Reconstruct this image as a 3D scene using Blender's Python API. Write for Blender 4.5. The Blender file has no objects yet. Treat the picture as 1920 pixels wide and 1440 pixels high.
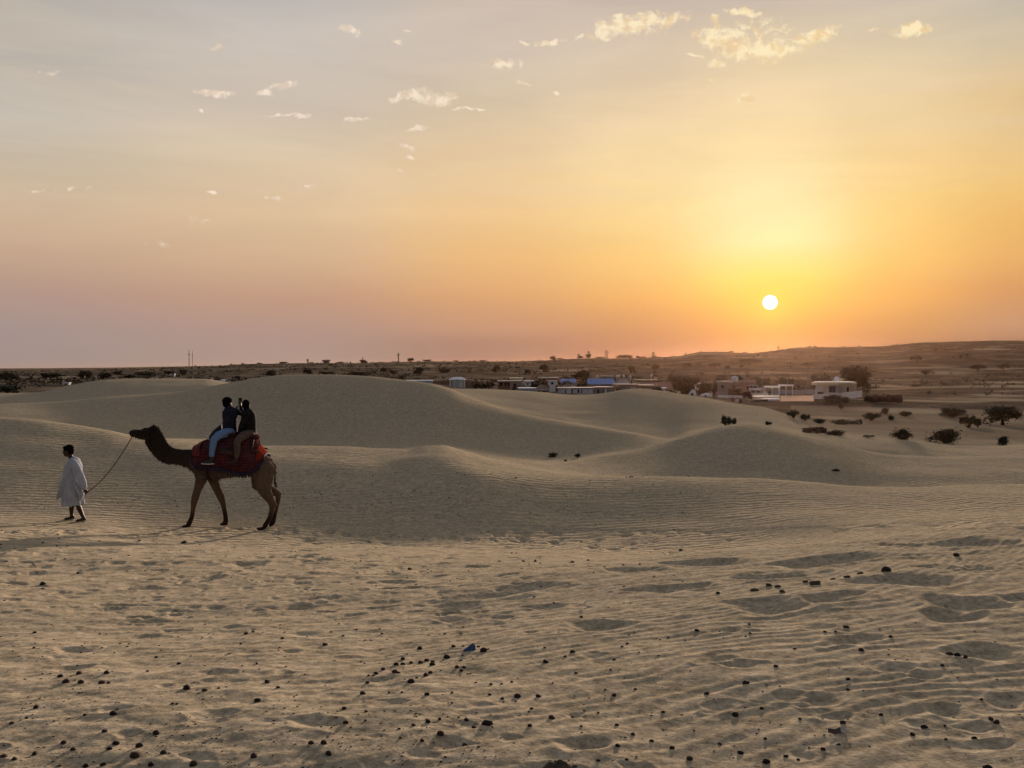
import bpy, bmesh, math, random
import numpy as np
from mathutils import Vector, Matrix
random.seed(7); rng = np.random.default_rng(7)
R = math.radians
SC = bpy.context.scene
COL = SC.collection

# ------------------------------------------------------------------ camera, sky, sun, exposure
F = 1663.0            # focal length in photograph pixels (1920 wide)
HY = 688.0            # row of the true horizon
EYE = 1.65            # eye height above the sand under the camera
cam_d = bpy.data.cameras.new('camera')
cam_d.sensor_width = 36.0
cam_d.lens = 36.0 * F / 1920.0
cam_d.shift_y = (HY - 720.0) / 1920.0
cam_d.clip_start = 0.05; cam_d.clip_end = 30000
cam = bpy.data.objects.new('camera', cam_d); COL.objects.link(cam)
cam.location = (0, 0, EYE); cam.rotation_euler = (R(90), 0, 0)
SC.camera = cam
SC.view_settings.view_transform = 'Standard'; SC.view_settings.look = 'None'
SC.view_settings.exposure = 0.737   # exposed for the dim land; SC.view_settings.gamma = 1.0
SC.view_settings.use_curve_mapping = False
SC.cycles.max_bounces = 6; SC.cycles.volume_bounces = 0; SC.cycles.diffuse_bounces = 3
SC.cycles.transparent_max_bounces = 8

SUN_U, SUN_Y = 1444.0, 567.0
SUN_AZ = math.atan((SUN_U - 960) / F)                       # to the right of straight ahead (+Y)
SUN_EL = math.atan((HY - SUN_Y) / F * math.cos(SUN_AZ))
SUN_DIR = Vector((math.sin(SUN_AZ) * math.cos(SUN_EL), math.cos(SUN_AZ) * math.cos(SUN_EL), math.sin(SUN_EL)))
sun_d = bpy.data.lights.new('sun', 'SUN'); sun_d.energy = 4.2; sun_d.angle = R(3.4)
sun_d.color = (1.0, 0.75, 0.58)
sun = bpy.data.objects.new('sun', sun_d); COL.objects.link(sun)
LAMP_EL = SUN_EL + R(1.9)      # raised above the visible disc so the flat sand catches more sun
sun.rotation_euler = Vector((math.sin(SUN_AZ) * math.cos(LAMP_EL), math.cos(SUN_AZ) * math.cos(LAMP_EL), math.sin(LAMP_EL))).to_track_quat('Z', 'Y').to_euler()

def lin(c):
    return tuple((x / 255 / 12.92) if x / 255 <= 0.04045 else ((x / 255 + 0.055) / 1.055) ** 2.4 for x in c)

world = bpy.data.worlds.new('World'); SC.world = world; world.use_nodes = True
WN = world.node_tree.nodes; WL = world.node_tree.links
WN.clear()
class NT:
    """small helper for building node trees"""
    def __init__(s, tree): s.n = tree.nodes; s.l = tree.links
    def put(s, sock, v):
        if isinstance(v, bpy.types.NodeSocket): s.l.new(v, sock)
        else: sock.default_value = v
    def math(s, op, a, b=0.0, c=0.0, clamp=False):
        n = s.n.new('ShaderNodeMath'); n.operation = op; n.use_clamp = clamp
        s.put(n.inputs[0], a); s.put(n.inputs[1], b); s.put(n.inputs[2], c); return n.outputs[0]
    def vmath(s, op, a, b=(0, 0, 0), c=None):
        n = s.n.new('ShaderNodeVectorMath'); n.operation = op
        s.put(n.inputs[0], a); s.put(n.inputs[1], b)
        if c is not None: s.put(n.inputs[2], c)
        return n
    def mix(s, f, a, b, mode='MIX'):
        n = s.n.new('ShaderNodeMix'); n.data_type = 'RGBA'; n.blend_type = mode; n.clamp_factor = True
        s.put(n.inputs['Factor'], f)
        s.put(n.inputs[6], a); s.put(n.inputs[7], b); return n.outputs[2]
    def smooth(s, v, lo, hi, a=0.0, b=1.0):
        n = s.n.new('ShaderNodeMapRange'); n.interpolation_type = 'SMOOTHSTEP'
        s.put(n.inputs[0], v); s.put(n.inputs[1], lo); s.put(n.inputs[2], hi); s.put(n.inputs[3], a); s.put(n.inputs[4], b)
        return n.outputs[0]
    def noise(s, vec, scale, detail=4.0, rough=0.55, lac=2.0, dist=0.0):
        n = s.n.new('ShaderNodeTexNoise'); s.put(n.inputs['Vector'], vec)
        n.inputs['Scale'].default_value = scale; n.inputs['Detail'].default_value = detail
        n.inputs['Roughness'].default_value = rough; n.inputs['Lacunarity'].default_value = lac
        n.inputs['Distortion'].default_value = dist; return n.outputs['Fac']
    def ramp(s, f, stops, interp='LINEAR'):
        n = s.n.new('ShaderNodeValToRGB'); e = n.color_ramp; e.interpolation = interp
        while len(e.elements) < len(stops): e.elements.new(0.5)
        for el, (p, c) in zip(e.elements, sorted(stops)):
            el.position = p; el.color = (*c, 1.0)
        s.put(n.inputs[0], f); return n.outputs[0]
    def rgb(s, c):
        n = s.n.new('ShaderNodeRGB'); n.outputs[0].default_value = (*c, 1); return n.outputs[0]

def build_world():
    t = NT(world.node_tree)
    tc = t.n.new('ShaderNodeTexCoord')
    d = t.vmath('NORMALIZE', tc.outputs['Generated']).outputs[0]
    sp = t.n.new('ShaderNodeSeparateXYZ'); t.l.new(d, sp.inputs[0])
    x, y, z = sp.outputs
    az = t.math('ARCTAN2', x, y)
    el = t.math('ARCSINE', z)
    elc = t.math('MAXIMUM', el, 0.0)
    fac = t.math('DIVIDE', elc, 1.5708)
    def col(u, stops, top=(156, 155, 158), zen=(126, 132, 145)):
        a = math.atan((u - 960) / F)
        st = []
        for yy, c in stops:
            e = math.atan((HY - yy) / F * math.cos(a))
            st.append((max(e, 0) / 1.5708, lin(c)))
        st.append((0.42, lin(top))); st.append((1.0, lin(zen)))
        return a, t.ramp(fac, st)
    cols = [
     col(0, [(688,(160,144,138)),(620,(163,145,140)),(545,(178,150,137)),(480,(194,164,140)),(420,(203,175,148)),(350,(204,183,157)),(260,(194,184,168)),(190,(193,186,176)),(110,(184,177,168)),(0,(175,170,164))]),
     col(480,[(688,(166,145,134)),(620,(178,148,135)),(560,(194,154,130)),(500,(208,172,140)),(400,(220,190,155)),(300,(220,197,167)),(200,(210,195,178)),(100,(203,192,182)),(0,(190,183,178))]),
     col(960,[(680,(156,122,106)),(640,(174,132,110)),(620,(196,148,118)),(560,(218,164,114)),(480,(236,186,124)),(400,(240,200,145)),(300,(231,200,158)),(200,(219,198,168)),(100,(206,190,174)),(0,(200,184,171))]),
     col(1200,[(675,(152,104,84)),(620,(198,140,90)),(560,(240,178,100)),(480,(251,206,124)),(400,(253,220,150)),(300,(250,220,165)),(200,(237,210,170)),(100,(222,200,175)),(0,(203,186,172))]),
     col(1444,[(665,(162,108,74)),(630,(203,136,74)),(605,(234,162,80)),(560,(255,205,95)),(520,(255,230,120)),(450,(254,243,182)),(360,(255,237,180)),(300,(253,228,170)),(250,(252,222,168)),(200,(245,217,170)),(100,(232,209,172)),(0,(204,188,172))]),
     col(1680,[(660,(152,110,86)),(620,(190,138,86)),(560,(238,175,98)),(490,(251,196,112)),(400,(251,209,128)),(300,(247,210,148)),(200,(238,210,163)),(100,(227,206,172)),(0,(206,192,175))]),
     col(1920,[(640,(160,120,96)),(610,(190,145,113)),(540,(212,152,100)),(480,(227,171,103)),(410,(236,184,108)),(350,(237,193,122)),(280,(230,195,138)),(160,(226,194,146)),(100,(212,192,160)),(0,(198,188,170))]),
    ]
    num = None; den = None
    for i, (a, c) in enumerate(cols):
        nb = [abs(a - cols[j][0]) for j in (i - 1, i + 1) if 0 <= j < len(cols)]
        s = 0.62 * (sum(nb) / len(nb))
        azc = t.math('MINIMUM', t.math('MAXIMUM', az, cols[0][0] - 0.02), cols[-1][0] + 0.02)
        q = t.math('DIVIDE', t.math('SUBTRACT', azc, a), s)
        w = t.math('POWER', 2.718281828, t.math('MULTIPLY', t.math('MULTIPLY', q, q), -1.0))
        sc_ = t.vmath('SCALE', c); t.put(sc_.inputs['Scale'], w)
        num = sc_.outputs[0] if num is None else t.vmath('ADD', num, sc_.outputs[0]).outputs[0]
        den = w if den is None else t.math('ADD', den, w)
    inv = t.math('DIVIDE', 1.0, den)
    sk = t.vmath('SCALE', num); t.put(sk.inputs['Scale'], inv)
    sky = sk.outputs[0]
    # away from the sunset the sky falls off to the grey violet of the eastern dusk
    sdot = t.vmath('DOT_PRODUCT', d, tuple(SUN_DIR)).outputs['Value']
    east = t.ramp(fac, [(0.0, lin((82, 78, 88))), (0.12, lin((96, 90, 99))), (0.3, lin((98, 101, 114))), (1.0, lin((108, 116, 132)))])
    fe = t.smooth(sdot, 0.62, -0.75)
    sky = t.mix(fe, sky, east)
    # soft high streaks
    mp = t.vmath('MULTIPLY', d, (1.0, 1.0, 5.0)).outputs[0]
    st = t.noise(mp, 3.2, 5.0, 0.6, dist=0.5)
    amp = t.smooth(el, 0.03, 0.25, 0.10, 0.34)
    k = t.math('ADD', 1.0, t.math('MULTIPLY', t.math('SUBTRACT', st, 0.5), amp))
    s2 = t.vmath('SCALE', sky); t.put(s2.inputs['Scale'], k); sky = s2.outputs[0]
    veil = t.noise(t.vmath('MULTIPLY', d, (1.0, 1.0, 9.0)).outputs[0], 1.7, 6.0, 0.62, dist=1.2)
    sky = t.mix(t.math('MULTIPLY', t.smooth(veil, 0.48, 0.72), t.smooth(el, 0.06, 0.22, 0.0, 0.22)), sky, t.rgb(lin((226, 205, 178))))
    # scattered small clouds, each at its own direction in the sky
    ysafe = t.math('MAXIMUM', y, 0.05)
    px = t.math('DIVIDE', x, ysafe); pz = t.math('DIVIDE', z, ysafe)
    cb = t.n.new('ShaderNodeCombineXYZ'); t.l.new(px, cb.inputs[0]); t.l.new(pz, cb.inputs[1])
    P = cb.outputs[0]
    w1 = t.n.new('ShaderNodeTexNoise'); t.l.new(P, w1.inputs['Vector']); w1.inputs['Scale'].default_value = 34; w1.inputs['Detail'].default_value = 3
    off = t.vmath('SCALE', t.vmath('SUBTRACT', w1.outputs['Color'], (0.5, 0.5, 0.5)).outputs[0]); off.inputs['Scale'].default_value = 0.022
    PW = t.vmath('ADD', P, off.outputs[0]).outputs[0]
    clouds = [ # u, y, half width, half height, tilt (rise per px), density
     (1190,45,75,22,.12,1.0),(1255,42,45,15,.3,.75),(1150,55,45,16,.3,.9),
     (1350,70,52,24,-.2,.95),(1400,92,62,22,.05,1.0),(1455,98,48,18,.15,1.0),(1525,72,58,17,.35,.95),(1395,22,42,8,-.12,.9),(1430,55,60,26,.0,.45),(1340,35,10,8,0,.8),
     (1712,57,38,14,.1,1.0),(1640,57,22,6,0,.6),(1340,118,22,8,0,.75),(1338,148,10,4,0,.8),(1392,184,22,11,.3,.85),(1300,104,14,4,0,.6),
     (940,120,34,14,-.1,.95),(978,156,18,5,-.4,.75),(1025,79,32,7,.12,.9),(985,81,9,4,0,.8),(1040,180,10,4,0,.85),(1085,70,12,6,.3,.6),
     (655,58,24,8,-.4,.85),(745,79,15,7,0,.95),(765,61,9,3,0,.8),(405,86,10,6,0,.9),(393,173,44,7,-.03,1.15),(495,175,26,5,0,1.0),(533,166,32,6,.08,1.1),
     (525,215,28,4,.06,.95),(565,219,14,5,.1,.95),(672,226,28,5,.08,1.1),(760,182,36,10,.25,1.05),(815,186,46,13,-.02,1.1),(880,208,36,3.5,.03,.95),(785,240,22,6,.2,1.0),
     (768,272,20,5,-.5,.7),(770,289,9,5,0,.85),(380,209,5,6,-.8,.9),(65,355,13,4,0,.85),(120,354,70,4,0,.25),(400,363,13,5,0,.9),(520,372,22,4,.1,.6),(575,352,22,6,0,.4),(72,136,14,6,0,.5),(90,138,20,5,0,.4),(752,318,10,4,0,.5),(370,415,40,10,0,.22),(300,462,40,10,0,.16)]
    m = None
    for u, yy, hw, hh, tl, dn in clouds:
        cx, cz = (u - 960) / F, (HY - yy) / F
        q = t.vmath('SUBTRACT', PW, (cx, cz, 0)).outputs[0]
        mm = t.n.new('ShaderNodeMapping'); mm.vector_type = 'POINT'
        t.l.new(q, mm.inputs['Vector']); mm.inputs['Rotation'].default_value = (0, 0, -math.atan(tl))
        q = t.vmath('MULTIPLY', mm.outputs[0], (F / (.92 * hw), F / (.9 * hh), 0)).outputs[0]
        L = t.vmath('LENGTH', q).outputs['Value']
        v = t.math('MULTIPLY', t.math('SUBTRACT', 1.38, L), dn)
        m = v if m is None else t.math('MAXIMUM', m, v)
    n2 = t.noise(PW, 95, 5.0, 0.62)
    mask = t.smooth(t.math('ADD', m, t.math('MULTIPLY', t.math('SUBTRACT', n2, 0.50), 3.2)), 0.12, 1.0)
    mask = t.math('MULTIPLY', mask, t.smooth(m, -0.1, 0.35))
    mask = t.math('MULTIPLY', mask, t.smooth(y, 0.1, 0.3))
    shade = t.noise(PW, 60, 4.0, 0.6)
    warm = t.smooth(px, -0.25, 0.35)
    lit = t.mix(warm, t.rgb(lin((248, 228, 208))), t.rgb(lin((255, 236, 192))))
    dim = t.mix(warm, t.rgb(lin((222, 202, 182))), t.rgb(lin((240, 208, 158))))
    cc = t.mix(t.smooth(shade, 0.4, 0.56), dim, lit)
    sky = t.mix(t.math('MULTIPLY', mask, 0.90), sky, cc)
    # the sun's disc, washed white
    ang = t.math('ARCCOSINE', t.math('MINIMUM', sdot, 1.0))
    glow = t.math('MULTIPLY', t.math('POWER', 2.718281828, t.math('MULTIPLY', ang, -38.0)), 0.75)
    sky = t.mix(glow, sky, t.rgb((1.15, 0.72, 0.10)))
    disc = t.smooth(ang, 0.0082, 0.0072)
    sky = t.mix(disc, sky, t.rgb((3.0, 2.7, 2.0)))
    # below the horizon: dim earth
    sky = t.mix(t.smooth(el, -0.004, -0.03), sky, t.rgb(lin((92, 78, 66))))
    bg = t.n.new('ShaderNodeBackground'); t.l.new(sky, bg.inputs[0]); bg.inputs[1].default_value = 0.60
    out = t.n.new('ShaderNodeOutputWorld'); t.l.new(bg.outputs[0], out.inputs[0])
    world.cycles.sampling_method = 'MANUAL'; world.cycles.sample_map_resolution = 1024
build_world()

# ------------------------------------------------------------------ small helpers
def tag(o, label=None, cat=None, group=None, kind=None):
    if label: o['label'] = label
    if cat: o['category'] = cat
    if group: o['group'] = group
    if kind: o['kind'] = kind
    return o
def empty(name, loc, rz=0.0, label=None, cat=None, group=None):
    o = bpy.data.objects.new(name, None); COL.objects.link(o); o.empty_display_size = 0.2
    o.location = loc; o.rotation_euler = (0, 0, rz)
    return tag(o, label, cat, group)
def link(name, me, parent=None, loc=None):
    o = bpy.data.objects.new(name, me); COL.objects.link(o)
    if parent is not None: o.parent = parent
    if loc is not None: o.location = loc
    return o
MATS = {}
def mat(name, color, rough=0.8, var=0.18, scale=6.0, bump=0.0, bscale=40.0, metallic=0.0, spec=0.3, dark=None, coord='Object', sheen=0.0):
    if name in MATS: return MATS[name]
    m = bpy.data.materials.new(name); m.use_nodes = True; t = NT(m.node_tree)
    b = t.n['Principled BSDF']
    tc = t.n.new('ShaderNodeTexCoord'); v = tc.outputs[coord]
    n = t.noise(v, scale, 5.0, 0.6)
    lo = tuple(c * (1 - var) for c in color) if dark is None else dark
    hi = tuple(min(1, c * (1 + var)) for c in color)
    c = t.ramp(n, [(0.3, lo), (0.7, hi)])
    t.l.new(c, b.inputs['Base Color'])
    b.inputs['Roughness'].default_value = rough; b.inputs['Metallic'].default_value = metallic
    b.inputs['Specular IOR Level'].default_value = spec
    if sheen: b.inputs['Sheen Weight'].default_value = sheen
    if bump:
        bn = t.n.new('ShaderNodeBump'); bn.inputs['Strength'].default_value = bump; bn.inputs['Distance'].default_value = 0.02
        t.l.new(t.noise(v, bscale, 4.0, 0.6), bn.inputs['Height']); t.l.new(bn.outputs[0], b.inputs['Normal'])
    MATS[name] = m; return m

class MB:
    """collects simple solids; build() makes ONE mesh object"""
    def __init__(s): s.v = []; s.f = []; s.mi = []; s.cur = 0
    def add(s, vs, fs):
        o = len(s.v); s.v.extend([tuple(p) for p in vs])
        for f in fs: s.f.append(tuple(i + o for i in f)); s.mi.append(s.cur)
        return s
    def box(s, x0, x1, y0, y1, z0, z1):
        vs = [(x0,y0,z0),(x1,y0,z0),(x1,y1,z0),(x0,y1,z0),(x0,y0,z1),(x1,y0,z1),(x1,y1,z1),(x0,y1,z1)]
        return s.add(vs, [(0,3,2,1),(4,5,6,7),(0,1,5,4),(1,2,6,5),(2,3,7,6),(3,0,4,7)])
    def prism(s, poly, y0, y1):
        """poly in (x,z), counter-clockwise seen from -Y"""
        n = len(poly)
        vs = [(x, y0, z) for x, z in poly] + [(x, y1, z) for x, z in poly]
        fs = [tuple(range(n)), tuple(range(2 * n - 1, n - 1, -1))]
        fs += [((i + 1) % n, i, n + i, n + (i + 1) % n) for i in range(n)]
        return s.add(vs, fs)
    def tube(s, pts, side=(0, 1, 0), seg=10, cap=True):
        """pts: (x,y,z, r) or (x,y,z, r_in_plane, r_side); closed tapered tube, side = reference axis across"""
        P = [Vector(p[:3]) for p in pts]; n = len(P); S0 = Vector(side).normalized()
        rings = []
        for i in range(n):
            t = (P[min(i + 1, n - 1)] - P[max(i - 1, 0)])
            t = t.normalized() if t.length > 1e-9 else Vector((0, 0, 1))
            a = S0 - t * S0.dot(t)
            if a.length < 1e-3: a = t.orthogonal()
            a.normalize(); b = t.cross(a)
            r1 = pts[i][3]; r2 = pts[i][4] if len(pts[i]) > 4 else r1
            rings.append((P[i], t, a, b, r1, r2))
        allr = []
        if cap:
            p, t, a, b, r1, r2 = rings[0]; e = min(r1, r2)
            allr.append((p - t * e * .75, a, b, r1 * .55, r2 * .55))
        allr += [(p, a, b, r1, r2) for p, t, a, b, r1, r2 in rings]
        if cap:
            p, t, a, b, r1, r2 = rings[-1]; e = min(r1, r2)
            allr.append((p + t * e * .75, a, b, r1 * .55, r2 * .55))
        vs = []; fs = []
        for p, a, b, r1, r2 in allr:
            for k in range(seg):
                c, sn = math.cos(2 * math.pi * k / seg), math.sin(2 * math.pi * k / seg)
                vs.append(p + b * (r1 * c) + a * (r2 * sn))
        m = len(allr)
        for i in range(m - 1):
            for k in range(seg):
                k2 = (k + 1) % seg
                fs.append((i * seg + k, (i + 1) * seg + k, (i + 1) * seg + k2, i * seg + k2))
        fs.append(tuple(range(seg))); fs.append(tuple((m - 1) * seg + k for k in range(seg - 1, -1, -1)))
        return s.add(vs, fs)
    def ball(s, c, r, seg=12, rot=None):
        """ellipsoid: r = (rx, ry, rz)"""
        vs = [Vector((0, 0, -1))]; nr = seg // 2
        for i in range(1, nr):
            th = math.pi * i / nr
            for k in range(seg):
                ph = 2 * math.pi * k / seg
                vs.append(Vector((math.sin(th) * math.cos(ph), math.sin(th) * math.sin(ph), -math.cos(th))))
        vs.append(Vector((0, 0, 1)))
        fs = [(0, 1 + (k + 1) % seg, 1 + k) for k in range(seg)]
        for i in range(nr - 2):
            for k in range(seg):
                a = 1 + i * seg + k; b = 1 + i * seg + (k + 1) % seg
                fs.append((a, b, b + seg, a + seg))
        top = len(vs) - 1; o = 1 + (nr - 2) * seg
        fs += [(o + k, o + (k + 1) % seg, top) for k in range(seg)]
        M = rot if rot is not None else Matrix.Identity(3)
        vs = [Vector(c) + M @ Vector((v.x * r[0], v.y * r[1], v.z * r[2])) for v in vs]
        return s.add(vs, fs)
    def cyl(s, x, y, z0, z1, r0, r1=None, seg=12):
        r1 = r0 if r1 is None else r1
        vs = [(x + r0 * math.cos(2*math.pi*k/seg), y + r0 * math.sin(2*math.pi*k/seg), z0) for k in range(seg)]
        vs += [(x + r1 * math.cos(2*math.pi*k/seg), y + r1 * math.sin(2*math.pi*k/seg), z1) for k in range(seg)]
        fs = [(k, (k+1) % seg, seg + (k+1) % seg, seg + k) for k in range(seg)]
        fs += [tuple(range(seg-1, -1, -1)), tuple(range(seg, 2*seg))]
        return s.add(vs, fs)
    def mesh(s, name, mats, smooth=False):
        me = bpy.data.meshes.new(name); me.from_pydata(s.v, [], s.f)
        for m in (mats if isinstance(mats, (list, tuple)) else [mats]): me.materials.append(m)
        if any(s.mi): me.polygons.foreach_set('material_index', s.mi)
        if smooth: me.polygons.foreach_set('use_smooth', [True] * len(me.polygons))
        me.update(); return me
    def build(s, name, mats, parent=None, loc=None, smooth=False):
        return link(name, s.mesh(name, mats, smooth), parent, loc)
    def fuse(s, name, mats, voxel, parent=None, smooth=4, loc=None):
        """union of all the solids into ONE continuous skin"""
        me = bpy.data.meshes.new('tmp'); me.from_pydata(s.v, [], s.f); me.update()
        bm = bmesh.new(); bm.from_mesh(me); bmesh.ops.recalc_face_normals(bm, faces=bm.faces); bm.to_mesh(me); bm.free()
        o = bpy.data.objects.new('tmp', me); COL.objects.link(o)
        rm = o.modifiers.new('r', 'REMESH'); rm.mode = 'VOXEL'; rm.voxel_size = voxel
        if smooth:
            sm = o.modifiers.new('s', 'SMOOTH'); sm.factor = 0.5; sm.iterations = smooth
        dg = bpy.context.evaluated_depsgraph_get()
        res = bpy.data.meshes.new_from_object(o.evaluated_get(dg)); res.name = name
        bpy.data.objects.remove(o); bpy.data.meshes.remove(me)
        res.materials.clear()
        for m in (mats if isinstance(mats, (list, tuple)) else [mats]): res.materials.append(m)
        res.polygons.foreach_set('use_smooth', [True] * len(res.polygons)); res.update()
        return link(name, res, parent, loc)

# ------------------------------------------------------------------ terrain
def pnoise(x, y, seed=0):
    x = np.asarray(x, float); y = np.asarray(y, float)
    xi = np.floor(x).astype(np.int64); yi = np.floor(y).astype(np.int64); xf = x - xi; yf = y - yi
    def g(ix, iy):
        h = (ix * 374761393 + iy * 668265263 + seed * 974634541) & 0xffffffff
        h = ((h ^ (h >> 13)) * 1274126177) & 0xffffffff
        a = ((h ^ (h >> 16)) & 0xffff) * (2 * math.pi / 65536.0)
        return np.cos(a), np.sin(a)
    u = xf * xf * xf * (xf * (xf * 6 - 15) + 10); v = yf * yf * yf * (yf * (yf * 6 - 15) + 10)
    def d(ix, iy, fx, fy):
        a, b = g(ix, iy); return a * fx + b * fy
    n00 = d(xi, yi, xf, yf); n10 = d(xi + 1, yi, xf - 1, yf); n01 = d(xi, yi + 1, xf, yf - 1); n11 = d(xi + 1, yi + 1, xf - 1, yf - 1)
    return (n00 * (1 - u) + n10 * u) * (1 - v) + (n01 * (1 - u) + n11 * u) * v
def fbm(x, y, seed=0, o=3):
    s = 0; a = 1.0
    for i in range(o):
        s = s + a * pnoise(x * 2 ** i, y * 2 ** i, seed + i); a *= 0.5
    return s
def sstep(v, a, b):
    t = np.clip((v - a) / (b - a), 0, 1); return t * t * (3 - 2 * t)

def pchip_slopes(X, Y):
    h = np.diff(X, axis=-1); d = np.diff(Y, axis=-1) / h
    m = np.zeros_like(Y)
    w1 = 2 * h[..., 1:] + h[..., :-1]; w2 = h[..., 1:] + 2 * h[..., :-1]
    dl, dr = d[..., :-1], d[..., 1:]
    ok = dl * dr > 0
    den = np.where(ok, w1 / np.where(dl == 0, 1, dl) + w2 / np.where(dr == 0, 1, dr), 1)
    m[..., 1:-1] = np.where(ok, (w1 + w2) / np.where(den == 0, 1, den), 0)
    m[..., 0] = d[..., 0]; m[..., -1] = d[..., -1]
    return m
def hermite(X, Y, M, q):
    """X,Y,M: (N,K); q: (N,)"""
    K = X.shape[1]; i = np.clip((X <= q[:, None]).sum(1) - 1, 0, K - 2); n = np.arange(len(q))
    x0, x1 = X[n, i], X[n, i + 1]; h = x1 - x0; t = np.clip((q - x0) / h, 0, 1)
    t2 = t * t; t3 = t2 * t
    return Y[n, i] * (2*t3 - 3*t2 + 1) + h * M[n, i] * (t3 - 2*t2 + t) + Y[n, i+1] * (-2*t3 + 3*t2) + h * M[n, i+1] * (t3 - t2)
def curve1(knots, u):
    X = np.array([k[0] for k in knots], float)[None]; Y = np.array([k[1] for k in knots], float)[None]
    M = pchip_slopes(X, Y); u = np.clip(np.asarray(u, float), X[0, 0], X[0, -1])
    n = len(u)
    return hermite(np.repeat(X, n, 0), np.repeat(Y, n, 0), np.repeat(M, n, 0), u)

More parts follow.
